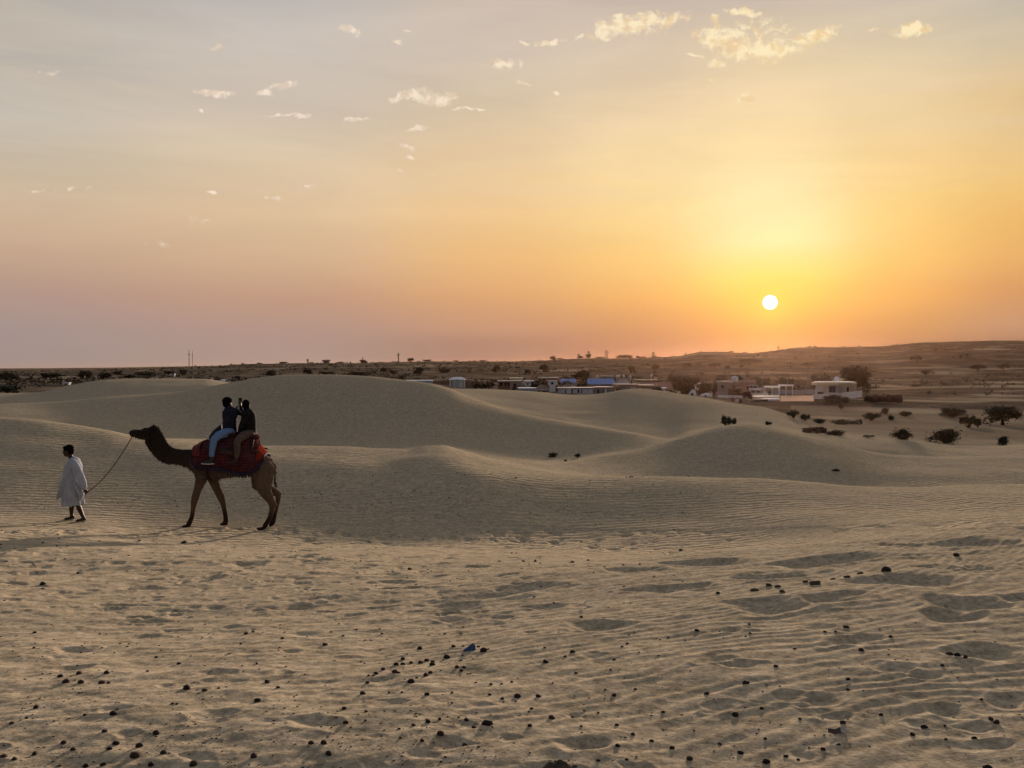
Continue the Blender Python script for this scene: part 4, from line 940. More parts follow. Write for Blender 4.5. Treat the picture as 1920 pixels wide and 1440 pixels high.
# ---- the lead rope
a = Vector((hx, hy, hz_)) + Vector(H(645, 835, -.235)); b_ = Vector(camel.location) + Vector(C(148, 478, -.06))
pts = []
for k in range(25):
    t = k / 24; p = a.lerp(b_, t); p.z -= .17 * 4 * t * (1 - t) * (1 - .25 * t); pts.append((*p, .014))
mb = MB(); mb.tube(pts, side=(0,1,0), seg=6)
mb.tube([(*a, .010), (*(a + Vector((-.02, -.02, -.05))), .010), (*(a + Vector((-.035, -.02, -.13))), .008)], seg=6)
rope = mb.build('lead_rope', mat('tan_rope', (.16,.115,.070), .95, .3, 80, bump=.6, bscale=90), smooth=True)
tag(rope, "tan rope sagging from the walking man's hand to the large camel's mouth", 'rope')

# ------------------------------------------------------------------ plants
def leaf_mat(name, c, c2):
    m = bpy.data.materials.new(name); m.use_nodes = True; t = NT(m.node_tree); b = t.n['Principled BSDF']
    g = t.n.new('ShaderNodeNewGeometry'); o = t.n.new('ShaderNodeObjectInfo')
    f = t.math('ADD', t.math('MULTIPLY', g.outputs['Random Per Island'], .7), t.math('MULTIPLY', o.outputs['Random'], .3))
    t.l.new(t.mix(f, t.rgb(c), t.rgb(c2)), b.inputs['Base Color'])
    b.inputs['Roughness'].default_value = .8; b.inputs['Specular IOR Level'].default_value = .15; return m
LEAF = leaf_mat('grey_green_leaves', (.028, .032, .021), (.075, .078, .050))
LEAFB = leaf_mat('brown_green_leaves', (.030, .024, .016), (.066, .050, .032))
LEAFG = leaf_mat('green_leaves', (.022, .034, .021), (.058, .078, .046))
BARK = mat('grey_brown_bark', (.07, .052, .040), .9, .25, 20)
def leaves(centers, n, leaf, rs, shell=0.55, squash=1.0):
    """n leaf blades spread through each ellipsoid (cx,cy,cz,rx,ry,rz)"""
    V = []; Fc = []
    for c in centers:
        k = max(6, int(n * (c[3] * c[5]) / (centers[0][3] * centers[0][5])))
        d = rs.normal(size=(k, 3)); d /= np.linalg.norm(d, axis=1)[:, None]
        r = shell + (1 - shell) * rs.random(k) ** .7; r *= rs.random(k) ** .25; r = np.where(rs.random(k) < .10, rs.uniform(1.0, 1.4, k), r)
        P = np.array(c[:3]) + d * r[:, None] * np.array(c[3:])
        a = rs.normal(size=(k, 3)); a /= np.linalg.norm(a, axis=1)[:, None]
        b = np.cross(a, rs.normal(size=(k, 3))); b /= np.linalg.norm(b, axis=1)[:, None]
        s = leaf * rs.uniform(.6, 1.4, k)[:, None]
        q = np.stack([P - a * s, P + b * s * .5, P + a * s, P - b * s * .5], 1)
        q[:, :, 2] = np.maximum(q[:, :, 2], 0.0)
        o = len(V) * 4; V.extend(q); Fc.extend([(o + 4*i, o + 4*i + 1, o + 4*i + 2, o + 4*i + 3) for i in range(k)])
    return [tuple(p) for q in V for p in q], Fc
def plant_meshes(kind, seed, leafmat):
    """unit plant: width 1, height 1; returns (stem mesh, crown mesh)"""
    rs = np.random.default_rng(seed); st = MB(); cr = []
    if kind == 'tree':
        top = .34; lean = rs.uniform(-.06, .06)
        st.tube([(0,0,-.05,.035), (lean*.5,0,top*.6,.028), (lean,0,top,.024)], seg=7)
        for i in range(6):
            a = i * 1.05 + rs.uniform(-.3, .3); rr = rs.uniform(.18, .34); z = rs.uniform(.55, .78)
            st.tube([(lean,0,top-.02,.018), (lean+.5*rr*math.cos(a), .5*rr*math.sin(a), (top+z)*.5+.04, .013), (lean+rr*math.cos(a), rr*math.sin(a), z, .007)], seg=5)
            cr.append((lean+rr*math.cos(a), rr*math.sin(a), z, rs.uniform(.15,.22), rs.uniform(.15,.22), rs.uniform(.10,.16)))
        cr.insert(0, (lean,0,.78,.24,.24,.17))
        for i in range(5): cr.append((rs.uniform(-.32,.32), rs.uniform(-.3,.3), rs.uniform(.48,.85), .11,.11,.07))
        v, f = leaves(cr, 260, .042, rs)
    elif kind == 'dense':
        st.tube([(0,0,-.05,.05), (0,0,.3,.035), (.02,0,.5,.02)], seg=6)
        cr.append((0,0,.55,.36,.36,.40))
        for i in range(9):
            a = rs.uniform(0,6.28); rr = rs.uniform(.15,.36); cr.append((rr*math.cos(a), rr*math.sin(a), rs.uniform(.18,.78), rs.uniform(.12,.2), rs.uniform(.12,.2), rs.uniform(.12,.2)))
        v, f = leaves(cr, 700, .047, rs)
    elif kind == 'low':
        for i in range(4): a = rs.uniform(0,6.28); st.tube([(0,0,-.05,.02), (.25*math.cos(a), .25*math.sin(a), .4,.008)], seg=5)
        cr.append((0,0,.35,.42,.42,.42))
        for i in range(11):
            a = rs.uniform(0,6.28); rr = rs.uniform(.1,.42); cr.append((rr*math.cos(a), rr*math.sin(a), rs.uniform(.12,.7)*(1.15-rr), .15,.15,.2))
        v, f = leaves(cr, 520, .05, rs)
    else:   # spray of upright stems
        V = []; f = []
        for i in range(26):
            a = rs.uniform(0,6.28); rr = rs.uniform(.12,.5); h = rs.uniform(.5,1.0) * (1.1 - rr*.5)
            st.tube([(.03*math.cos(a), .03*math.sin(a), -.04,.013), (.5*rr*math.cos(a), .5*rr*math.sin(a), h*.55,.009), (rr*math.cos(a), rr*math.sin(a), h*.92,.005)], seg=4)
            cr.append((.8*rr*math.cos(a), .8*rr*math.sin(a), h*.72, .09,.09,h*.3))
        v, f = leaves(cr, 60, .052, rs)
    me = bpy.data.meshes.new('crown'); me.from_pydata(v, [], f); me.materials.append(leafmat); me.update()
    return st.mesh('stem', BARK, True), me
PLANTS = {}
def plant_kind(kind, leafmat, i):
    k = (kind, leafmat.name, i)
    if k not in PLANTS: PLANTS[k] = plant_meshes(kind, 17 * i + len(kind) * 101, leafmat)
    return PLANTS[k]
_pi = 0
def plant(name, label, cat, u, vb, vt, w, kind='tree', leafmat=None, near=125.0, Y=None, group=None, parts=True):
    """a plant standing where (u, vb) meets the ground, its top seen at row vt, w photo pixels wide"""
    global _pi; _pi += 1
    if Y is None: X, Y, z = on_ground(u, vb, near)
    else: X = (u - 960) / F * Y; z = float(ground_z(X, Y, False)[0])
    W = w * Y / F; H = max(.25 * W, (EYE - (vt - HY) / F * Y - z) * (1.3 if kind == 'low' else 1.08)); W *= 1.12
    st, cr = plant_kind(kind, leafmat or LEAF, _pi % 5)
    rz = (_pi * 2.399) % 6.28
    if parts:
        o = empty(name, (X, Y, z - .02 * H), rz, label, cat, group); o.scale = (W, W, H)
        link('trunk' if 'tree' in name else 'stem', st, o); link('crown', cr, o)
    else:
        o = link(name, cr, None, (X, Y, z - .02 * H)); o.rotation_euler = (0, 0, rz); o.scale = (W, W, H); tag(o, label, cat, group)
    return o
T = 'tree'; 
# around the village
plant('acacia_tree', 'big dark spreading tree rising behind the white flat roofed house', T, 1606, 742, 686, 58, 'dense', LEAFB, Y=232)
plant('acacia_tree', 'squat dark tree just behind the roof edge of the white flat roofed house', T, 1541, 744, 703, 40, 'dense', LEAFB, Y=226)
plant('acacia_tree', 'widest dark bushy tree between the village and the tented camp', T, 1281, 746, 704, 64, 'dense', LEAFB, Y=212)
plant('acacia_tree', 'dark bushy tree next to the leaning pole at the camp edge', T, 1320, 748, 714, 36, 'dense', LEAFB, Y=206)
plant('acacia_tree', 'round tree behind the grey building beside the white water tank', T, 1352, 742, 701, 32, 'dense', LEAFB, Y=238)
plant('acacia_tree', 'small round tree directly behind the white water tank', T, 1382, 742, 701, 22, 'dense', LEAFB, Y=246)
plant('acacia_tree', 'round green tree behind the parked white jeeps', T, 1429, 742, 706, 30, 'dense', LEAF, Y=236)
plant('acacia_tree', 'round green tree behind the white canopy roof', T, 1475, 742, 706, 30, 'dense', LEAF, Y=236)
plant('acacia_tree', 'dark tree between the stone canopy and the small tower', T, 1011, 740, 711, 36, 'dense', LEAF, Y=232)
plant('acacia_tree', 'dark tree in front of the smaller blue roof', T, 1062, 736, 713, 26, 'dense', LEAF, Y=236)
plant('acacia_tree', 'dark tree standing behind the larger blue roof', T, 1094, 733, 692, 34, 'dense', LEAF, Y=300)
plant('garden_bush', 'low dark bush beside the brown canopy in the village', 'bush', 1231, 740, 724, 30, 'low', LEAFB, Y=208)
plant('garden_bush', 'dark bush between the pavilion and the dark windowed building', 'bush', 893, 734, 714, 26, 'dense', LEAF, Y=232)
plant('garden_bush', 'dark bush leaning on the dark windowed building', 'bush', 917, 734, 714, 28, 'dense', LEAF, Y=236)
plant('garden_bush', 'small dark bush in front of the larger blue roof', 'bush', 1094, 734, 717, 22, 'low', LEAFG, Y=228)
plant('garden_bush', 'grey green bush in front of the white boundary wall', 'bush', 1564, 757, 739, 34, 'low', LEAFG)
plant('garden_bush', 'small dark bush beside the grey green one at the white wall', 'bush', 1586, 757, 744, 18, 'low', LEAFG)
# bushes in the hollow at the right
for lab, u, vb, vt, w, kd, lm in (
    ('green bush with upright sprays in the saddle between two dunes', 1362, 802, 778, 36, 'spray', LEAFG),
    ('green tufted bush nearest the dune slope below the white house', 1488, 784, 768, 24, 'spray', LEAFG),
    ('pale green tufted bush beside the darker one on the dune slope', 1510, 789, 776, 18, 'spray', LEAFG),
    ('flat brown bush half buried behind the dune crest', 1532, 817, 800, 46, 'low', LEAFB),
    ('smaller flat brown bush lying beside the half buried one', 1567, 818, 806, 38, 'low', LEAFB),
    ('low dark bush at the start of the thin hedge line', 1537, 795, 784, 20, 'low', LEAF),
    ('long low strip of dark green growth on bare sand', 1580, 796, 787, 48, 'low', LEAF),
    ('dark bush at the far end of the thin hedge line', 1610, 795, 786, 16, 'low', LEAF),
    ('dark green bush spreading sideways in the middle of the hollow', 1634, 788, 773, 34, 'spray', LEAFG),
    ('small round green bush behind the spreading one', 1659, 776, 764, 16, 'low', LEAFG),
    ('oval green bush alone on pale sand', 1698, 780, 770, 22, 'low', LEAFG),
    ('tiny green bush between the spreading and the oval bush', 1670, 788, 778, 11, 'low', LEAFG),
    ('brown green bush behind the far dune crest', 1690, 826, 804, 38, 'low', LEAF),
    ('small brown tuft behind the far dune crest', 1628, 826, 815, 22, 'spray', LEAFB),
    ('broad dark brown bush in front of the pale hollow', 1772, 831, 803, 58, 'low', LEAF),
    ('wide green bush far back in the hollow', 1786, 781, 763, 46, 'low', LEAFG),
    ('upright green bush in the middle of the hollow', 1816, 802, 778, 34, 'spray', LEAFG),
    ('smaller upright green bush beside its taller neighbour', 1833, 801, 783, 16, 'spray', LEAFG),
    ('largest dark green bush near the frame edge', 1880, 797, 760, 66, 'dense', LEAFG),
    ('small grey green bush close behind the dune at the frame edge', 1881, 834, 817, 22, 'low', LEAFG),
    ('small dark tuft below the white boundary wall', 1549, 761, 753, 9, 'spray', LEAFG),
    ('second small dark tuft below the white boundary wall', 1577, 768, 758, 10, 'spray', LEAFG),
    ('thin dark tuft on the skyline of the near dune', 1440, 797, 790, 14, 'low', LEAFB),
    ):
    plant('bush', lab, 'bush', u, vb, vt, w, kd, lm, near=60, group='bushes in the hollow beyond the dunes')
plant('dune_plant', 'small dark plant in the shaded hollow of the big dune', 'plant', 1036, 857, 848, 17, 'low', LEAF, near=40)
plant('dune_plant', 'smaller dark plant beside it in the shaded hollow', 'plant', 1083, 857, 850, 14, 'spray', LEAF, near=40)
plant('dune_plant', 'tiny dark plant lowest in the shaded hollow', 'plant', 1061, 866, 861, 8, 'spray', LEAF, near=36)
plant('dune_plant', 'lone dark tuft on the shaded face of the dune', 'plant', 1568, 886, 879, 15, 'low', LEAF, near=36)
# scattered trees of the plain and the ridge
for lab, u, vb, vt, w, lm in (
    ('large dark tree at the frame edge on the plain', 12, 714, 696, 44, LEAF), ('dark bushy mass at the frame edge just behind the dune', 14, 739, 720, 56, LEAF),
    ('wide dark tree second from the frame edge on the plain', 96, 711, 699, 46, LEAF), ('dark tree in front of the pale field strips', 160, 709, 694, 34, LEAF),
    ('dark tree beside the pale field strips', 194, 712, 697, 30, LEAF), ('small dark tree on the plain past the field strips', 221, 704, 695, 22, LEAF),
    ('wide low dark tree above the dune crest', 272, 706, 697, 40, LEAF), ('dark tree standing beside the small white hut', 317, 703, 695, 22, LEAF),
    ('upright dark tree on the other side of the small white hut', 343, 704, 692, 17, LEAF), ('very low dark shrubby tree just over the dune crest', 242, 710, 704, 30, LEAF),
    ('dark tree peering over the big dune, nearest the rider heads', 508, 706, 693, 20, LEAF), ('dark tree over the summit of the big dune', 577, 702, 691, 18, LEAF),
    ('low dark tree over the big dune past its summit', 610, 703, 696, 24, LEAF), ('dark low tree on the shoulder of the big dune', 666, 705, 696, 20, LEAF), ('dark round tree on the shoulder of the big dune', 680, 706, 696, 16, LEAF),
    ('spreading dark tree in the middle of the scrub plain', 786, 703, 687, 22, LEAF), ('vase shaped dark tree in the scrub plain', 720, 700, 688, 14, LEAF),
    ('small dark tree in the scrub left of the spreading one', 738, 703, 694, 16, LEAF), ('dark tree in the scrub above the pavilion', 828, 700, 692, 15, LEAF), ('twin dark tree in the scrub above the pavilion', 838, 699, 691, 12, LEAF),
    ('dark tree in the scrub above the long bushes', 931, 699, 684, 17, LEAF), ('dark tree in the scrub over the stone canopy', 1020, 697, 682, 20, LEAF),
    ('loose dark tree in the scrub over the small tower', 990, 703, 693, 14, LEAF), ('dark tree alone on the slope over the grey roof', 1184, 700, 686, 17, LEAFB), ('shrubby tree on the orange lit slope', 1230, 693, 683, 18, LEAFB),
    ('brown spreading tree on the orange hillside', 1290, 693, 680, 24, LEAFB), ('flat topped tree highest on the orange hillside', 1406, 686, 673, 44, LEAFB),
    ('brown bush tree on the orange hillside below the sun', 1341, 692, 681, 25, LEAFB), ('loose twin crowned tree on the hillside right below the sun', 1517, 692, 678, 28, LEAFB),
    ('tiny round tree on the orange hillside', 1365, 692, 684, 12, LEAFB), ('dark oval tree alone on the bare hillside', 1719, 681, 667, 25, LEAFB),
    ('dark bush tree above the pale sand strip', 1736, 702, 693, 26, LEAFB), ('low tree high on the hillside near the frame edge', 1882, 697, 682, 22, LEAFB), ('wide low tree on the hillside near the frame edge', 1834, 698, 684, 32, LEAFB),
    ('small tree on the hillside over the pale strip', 1806, 673, 667, 14, LEAFB)):
    plant('acacia_tree', lab, T, u, vb, vt, w, 'tree' if w > 20 and vb < 700 else 'dense', lm, near=135, group='trees scattered over the plain and hill')
RIDGE = [(486,685,12,5),(531,684,16,6),(583,683,10,4),(612,681,17,7),(640,682,14,4),(681,681,16,7),(770,680,13,9),(800,681,18,5),(905,682,16,6),(1037,676,13,9),(1050,677,16,6),(1088,674,12,7),(1103,673,11,9),(1125,675,20,6),(1170,673,36,8),(1196,674,11,7),(1206,674,14,6),(1226,673,12,6),(1263,673,9,6),(1285,669,5,7),(1295,670,9,6),(1372,662,12,4),(1396,664,14,4),(1518,652,10,4),(1528,652,8,4),(890,681,10,4),(855,681,12,4)]
RLM = [('the stubby mast', 577), ('the thin short mast', 680), ('the thick mast', 747), ('the middle pylon', 1104), ('the widest armed pylon', 1137), ('the lone short pylon', 1225), ('the hill crest post', 1459)]
_by = {}
for r_ in RIDGE:
    d, k = min((abs(r_[0] - L[1]), k) for k, L in enumerate(RLM)); _by.setdefault((k, r_[0] > RLM[k][1]), []).append((d, r_))
_rl = {r_: f"skyline tree on the {'sunward' if rt else 'far'} side of {RLM[k][0]}, {'nearest to it' if n == 0 else ('second third fourth fifth sixth seventh eighth ninth'.split()[n - 1] + ' from it')}" for (k, rt), l_ in _by.items() for n, (d, r_) in enumerate(sorted(l_))}
for u, vb, w, h in RIDGE:
    plant('acacia_tree', _rl[(u, vb, w, h)], T, u, vb + 1, vb - h, w, 'dense', LEAFB if u > 1150 else LEAF, Y=815, group='trees along the ridge line', parts=False)
# the scrub nobody could count
rs = np.random.default_rng(12); V = []; FF = []
N = 2600; uu = rs.uniform(-250, 2150, N * 2); YY = np.exp(rs.uniform(math.log(215), math.log(900), N * 2))
keep = (rs.random(N * 2) < np.where(uu < 1250, 1.0, .55)); uu = uu[keep]; YY = YY[keep]
XX = (uu - 960) / F * YY; ZZ = base_height(XX, YY) + far_relief(XX, YY); dens = fbm(XX * .012, YY * .012, 7, 3) > -.12
for x, y, z in zip(XX[dens], YY[dens], ZZ[dens]):
    w = rs.uniform(.5, 1.7); h = rs.uniform(.45, 1.25) * w ** .7
    for _ in range(13):
        c = np.array([x, y, z]) + rs.normal(size=3) * np.array([w * .5, w * .5, h * .3]) + np.array([0, 0, h * .35]); a = rs.normal(size=3) * .24 * w; b = rs.normal(size=3) * .17 * w
        a[2] *= .6; b[2] *= .6; o = len(V); V += [tuple(c - a), tuple(c + b), tuple(c + a), tuple(c - b)]; FF.append((o, o+1, o+2, o+3))
me = bpy.data.meshes.new('scrub'); me.from_pydata(V, [], FF); me.materials.append(LEAFB); me.update()
tag(link('scrub', me), 'thin dark scrub dotted over the plain and slopes', kind='stuff')

# ------------------------------------------------------------------ the village
WHITE = mat('whitewash', (.74, .77, .82), .9, .10, 1.2); PALEBLUE = mat('pale_blue_wash', (.52, .65, .76), .9, .12, 1.0)
CREAM = mat('cream_paint', (.62, .60, .42), .85, .08, 1.5); GREYW = mat('grey_plaster', (.30, .29, .29), .9, .22, 1.0); STONE = mat('brown_stone', (.20, .135, .095), .95, .28, 1.4)
DARK = mat('dark_opening', (.014, .014, .016), .6, .2, 2); GLASS = mat('dark_window_glass', (.035, .045, .055), .12, .1, 2, spec=.5)
BLUE = mat('blue_sheet_roof', (.11, .26, .58), .6, .2, 1.5); THATCH = mat('thatch', (.14, .115, .09), .95, .3, 3.0, bump=.6); GREYROOF = mat('grey_sheet_roof', (.24, .24, .25), .7, .2, 1.5)
METAL = mat('galvanised_pole', (.32, .32, .33), .5, .1, 10, metallic=.4); BROWNCL = mat('brown_canvas', (.115, .075, .060), .95, .25, 2.0); TARP = mat('white_canvas', (.52, .56, .60), .9, .12, 1.2)
def wx(u, Y): return (u - 960) / F * Y
def wz(v, Y): return EYE - (v - HY) / F * Y
def gz(u, Y): return float(ground_z(wx(u, Y), Y, False)[0])
class Site:
    """local frame of a building: origin on the ground at its front, metres"""
    def __init__(s, name, label, cat, u0, u1, Y, group=None):
        s.Y = Y; s.u = (u0 + u1) / 2; s.z = gz(s.u, Y) - .15; s.a = math.atan((s.u - 960) / F); s.r = Y / math.cos(s.a)
        s.o = empty(name, (wx(s.u, Y), Y, s.z), -s.a, label, cat, group); s.x0, s.x1 = s.X(u0), s.X(u1)
    def X(s, u): return s.r * math.tan(math.atan((u - 960) / F) - s.a)
    def W(s, x, y, z): c, n = math.cos(s.a), math.sin(s.a); return (wx(s.u, s.Y) + x * c + y * n, s.Y - x * n + y * c, s.z + z)
    def Z(s, v): return wz(v, s.Y) - s.z
def wall_pieces(mb, x0, x1, z0, z1, y, th, holes):
    """front wall with holes (x0,x1,z0,z1), butted pieces"""
    hs = sorted(holes); x = x0
    for a, b, c, d in hs:
        if a > x: mb.box(x, a, y, y + th, z0, z1)
        if c > z0: mb.box(a, b, y, y + th, z0, c)
        if d < z1: mb.box(a, b, y, y + th, d, z1)
        x = b
    if x < x1: mb.box(x, x1, y, y + th, z0, z1)
def house(name, label, u0, u1, vt, Y, depth, wallm, holes=(), roof=None, roofm=None, over=.25, rth=.3, group=None, fill=None):
    """flat roofed house; holes in photo units (u0,u1,v0,v1)"""
    s = Site(name, label, 'building', u0, u1, Y, group); zt = s.Z(vt) - rth
    H = [(s.X(a), s.X(b), max(.02, s.Z(d)), min(s.Z(c), zt - .05)) for a, b, c, d in holes]
    H = [h for h in H if h[3] > h[2]]
    m = MB(); wall_pieces(m, s.x0, s.x1, 0, zt, 0, .3, H)
    m.box(s.x0, s.x0 + .3, .3, depth, 0, zt); m.box(s.x1 - .3, s.x1, .3, depth, 0, zt); m.box(s.x0 + .3, s.x1 - .3, depth - .3, depth, 0, zt)
    m.build('wall', wallm, s.o)
    m = MB(); m.box(s.x0 - over, s.x1 + over, -over, depth + over, zt + .003, zt + rth); m.build('roof', roofm or wallm, s.o)
    for a, b, c, d in H:
        f = MB(); f.box(a, b, .18, .24, c, d); f.build('window' if c > .5 else 'door', fill or GLASS, s.o)
    return s
def gable(s, u0, u1, v_eave, v_top, y0, y1, m, name='roof', hip=0.0):
    """ridged roof running along x"""
    xa, xb, ze, zt = s.X(u0), s.X(u1), s.Z(v_eave), s.Z(v_top); ym = (y0 + y1) / 2; h = hip * (xb - xa)
    vs = [(xa,y0,ze),(xb,y0,ze),(xb,y1,ze),(xa,y1,ze),(xa+h,ym,zt),(xb-h,ym,zt),(xa,y0,ze-.12),(xb,y0,ze-.12),(xb,y1,ze-.12),(xa,y1,ze-.12)]
    fs = [(0,1,5,4),(2,3,4,5),(1,2,5),(3,0,4),(0,6,7,1),(1,7,8,2),(2,8,9,3),(3,9,6,0),(6,9,8,7)]
    MB().add(vs, fs).build(name, m, s.o)
# white house with boundary wall
s = Site('white_house', 'white flat roofed house with cream roof edge behind its boundary wall', 'building', 1527, 1606, 203)
zt = s.Z(717); zr = s.Z(722.3); zb = 0
m = MB(); wall_pieces(m, s.X(1529), s.X(1571), zb, zr, 0, .3, [(s.X(1554), s.X(1567), s.Z(736), s.Z(723.5))])
m.box(s.X(1529), s.X(1529)+.3, .3, 7, zb, zr); m.box(s.X(1529)+.3, s.X(1604), 6.7, 7, zb, zr); m.box(s.X(1567.2), s.X(1571), .3, 3.0, zb, zr)
m.box(s.X(1571), s.X(1604), 2.7, 3.0, zb, zr); m.box(s.X(1604)-.3, s.X(1604), 3.0, 6.7, zb, zr); m.build('wall', WHITE, s.o)
m = MB(); m.box(s.X(1522), s.X(1606), -.7, 7.5, zr + .003, zt); m.build('roof_slab', CREAM, s.o)
m = MB(); m.box(s.X(1526), s.X(1602), -.2, 7.0, zt + .003, zt + .12); m.build('roof_surface', WHITE, s.o)
for a, b in ((1543.5, 1549), (1581, 1586)): m = MB(); m.box(s.X(a), s.X(b), -.45, -.05, zb, zr); m.build('pillar', CREAM, s.o)
m = MB(); m.box(s.X(1604), s.X(1606), -.45, .1, zb, zr); m.build('pillar', CREAM, s.o)
m = MB(); m.box(s.X(1554), s.X(1567), .16, .22, s.Z(736), s.Z(723.5)); w = m.build('window', GLASS, s.o)
m = MB(); m.box(s.X(1554), s.X(1567), .08, .15, s.Z(724.3), s.Z(723.5)); m.box(s.X(1560.2), s.X(1560.8), .08, .15, s.Z(736), s.Z(724.3)); m.build('window_frame', GREYW, w)
m = MB(); m.box(s.X(1588), s.X(1592), 2.55, 2.68, s.Z(740), s.Z(726)); m.build('door', DARK, s.o)
m = MB(); m.box(s.X(1595), s.X(1602), 2.4, 2.68, s.Z(736), s.Z(722.8)); m.build('cream_panel', CREAM, s.o)
m = MB(); m.box(s.X(1533), s.X(1544), -1.6, -.7, s.Z(738.5), s.Z(735.2)); m.build('bench', DARK, s.o)
hs = s
def wall_line(name, label, pts, th, m, Yf=None):
    """free-standing wall through (u, v_top, Y)"""
    o = empty(name, (wx(pts[0][0], pts[0][2]), pts[0][2], gz(pts[0][0], pts[0][2]) - .2), 0, label, 'wall'); ox, oy, oz = o.location
    for (u0, v0, Y0), (u1, v1, Y1) in zip(pts, pts[1:]):
        a = Vector((wx(u0, Y0) - ox, Y0 - oy, 0)); b = Vector((wx(u1, Y1) - ox, Y1 - oy, 0)); d = (b - a); n = Vector((-d.y, d.x, 0)).normalized() * th / 2
        zb0, zb1 = gz(u0, Y0) - .2 - oz, gz(u1, Y1) - .2 - oz; z0, z1 = wz(v0, Y0) - oz, wz(v1, Y1) - oz
        vs = [(*(a - n).xy, zb0), (*(b - n).xy, zb1), (*(b + n).xy, zb1), (*(a + n).xy, zb0), (*(a - n).xy, z0), (*(b - n).xy, z1), (*(b + n).xy, z1), (*(a + n).xy, z0)]
        MB().add(vs, [(0,3,2,1),(4,5,6,7),(0,1,5,4),(1,2,6,5),(2,3,7,6),(3,0,4,7)]).build('wall_panel', m, o)
    return o
wall_line('boundary_wall', 'white stepped boundary wall in front of the flat roofed house', [(1525,739.5,190),(1546,738.2,191),(1577,737.2,193)], .25, WHITE)
wall_line('boundary_wall', 'short white wall stub at the corner of the flat roofed house', [(1578,737.5,193.2),(1590,735,195),(1615,732.5,200)], .25, WHITE)
wall_line('garden_wall', 'long pale blue grey wall running from the jeeps to the white house', [(1446,731.5,226),(1490,731,224),(1530,731,220)], .25, mat('blue_grey_wash', (.33,.38,.46), .9, .12, 1.0))
m = MB(); r_ = .62
o = empty('satellite_dish', hs.W(hs.X(1568.5), 3.0, zt + .12), 0, 'pale satellite dish on the roof of the white house', 'dish')
vs = []; fs = []; n = 14
for i in range(5):
    rr = r_ * i / 4
    for k in range(n): a = 2*math.pi*k/n; vs.append((rr*math.cos(a), .35*(rr/r_)**2 - .35, .62 + rr*math.sin(a)))
for i in range(4):
    for k in range(n): q = (i*n+k, i*n+(k+1)%n, (i+1)*n+(k+1)%n, (i+1)*n+k); fs.append(q)
MB().add(vs, fs).build('bowl', WHITE, o); MB().cyl(0, 0, 0, .55, .05).build('mast', METAL, o)
def pole(u, vt, Y, label, r=.07, top=None):
    z = gz(u, Y) - .2 if top is None else top
    m = MB(); m.cyl(0, 0, 0, wz(vt, Y) - z, r, r * .7, 8); m.box(-.5, .5, -.04, .04, wz(vt, Y) - z - .35, wz(vt, Y) - z - .27)
    o = m.build('pole', METAL, None, (wx(u, Y), Y, z)); tag(o, label, 'pole')
pole(1574.5, 702, 206, 'thin mast rising from the white house roof beside the dish', .05, hs.z + zt + .1)
pole(1335, 712, 199, 'pale pole standing at the edge of the tented camp'); pole(1429, 705, 206, 'pale pole in front of the parked white jeeps'); pole(1477, 707, 212, 'pale pole rising above the white canopy roof', .06)
# smooth terrace in the white walled yard
def slab(name, label, cat, u0, u1, Y0, Y1, h, m, kind=None):
    z = min(gz(u, Y) for u in (u0, (u0+u1)/2, u1) for Y in (Y0, Y1)) - .1; zt_ = max(gz(u, Y) for u in np.linspace(u0, u1, 7) for Y in np.linspace(Y0, Y1, 7))
    xa0, xb0, xa1, xb1 = wx(u0, Y0), wx(u1, Y0), wx(u0, Y1), wx(u1, Y1); ox, oy = xa0, Y0
    vs = [(xa0-ox,0,0),(xb0-ox,0,0),(xb1-ox,Y1-oy,0),(xa1-ox,Y1-oy,0)]; H = zt_ - z + h
    vs = vs + [(x, y, H) for x, y, _ in vs]
    o = MB().add(vs, [(0,3,2,1),(4,5,6,7),(0,1,5,4),(1,2,6,5),(2,3,7,6),(3,0,4,7)]).build(name, m, None, (ox, oy, z)); tag(o, label, cat, kind=kind); return o
sunset_floor = mat('sunset_painted_floor', (.66, .46, .33), 1.0, .12, 1, spec=.0)  # sunset glow on a white floor painted into its matte orange colour
sl = slab('terrace', 'smooth terrace in the camp yard, sunset shine painted into its colour', None, 1463, 1526, 176, 210, .04, sunset_floor, 'structure')
slab('yard_kerb', 'low white kerb along the near end of the sunset tinted terrace', 'kerb', 1428, 1462, 180, 182, .40, WHITE); slab('yard_kerb', 'low white kerb under the grey cloth screen', 'kerb', 1346, 1366, 189, 190.5, .35, WHITE)
slab('carpet_pile', 'dark rugs heaped on the ground beside the sunset tinted terrace', 'rugs', 1412, 1440, 175, 177, .5, mat('dark_rugs', (.030,.022,.022), .95, .4, 2, bump=.6))
slab('platform', 'pale stone platform behind the white kerb in the camp yard', 'platform', 1408, 1461, 190, 199, .5, mat('pale_stone', (.40,.38,.36), .9, .15, 1.2))
# camp buildings
s = house('camp_building', 'grey plaster camp building under the white water tank', 1345, 1368, 715, 216, 6, GREYW, [(1352,1357,722,728)], fill=DARK)
s2 = house('camp_building', 'broad grey pink camp building beside the water tank', 1368, 1416, 718, 220, 8, mat('pink_grey_plaster', (.30,.245,.225), .9, .2, 1.0), [(1374,1379,724,730),(1400,1405,724,730)], fill=DARK)
gable(s2, 1386, 1417, 717.5, 712.5, -.5, 8, mat('pink_brown_roof', (.25,.17,.14), .9, .2, 1.2), 'pitched_roof')
o = empty('water_tank', s2.W(s2.X(1378), 2.0, s2.Z(718)), 0, 'white water tank standing highest on the camp roofs', 'tank'); k = F / 221
m = MB(); m.cyl(0, 0, .3, 1.45, .82, .82, 16); m.cyl(0, 0, 1.453, 1.62, .80, .5, 16); m.cyl(0, 0, 1.623, 1.72, .25, .22, 12); m.build('tank_body', WHITE, o, smooth=False)
m = MB(); m.box(-.9, .9, -.9, .9, 0, .297); m.build('stand', GREYW, o)
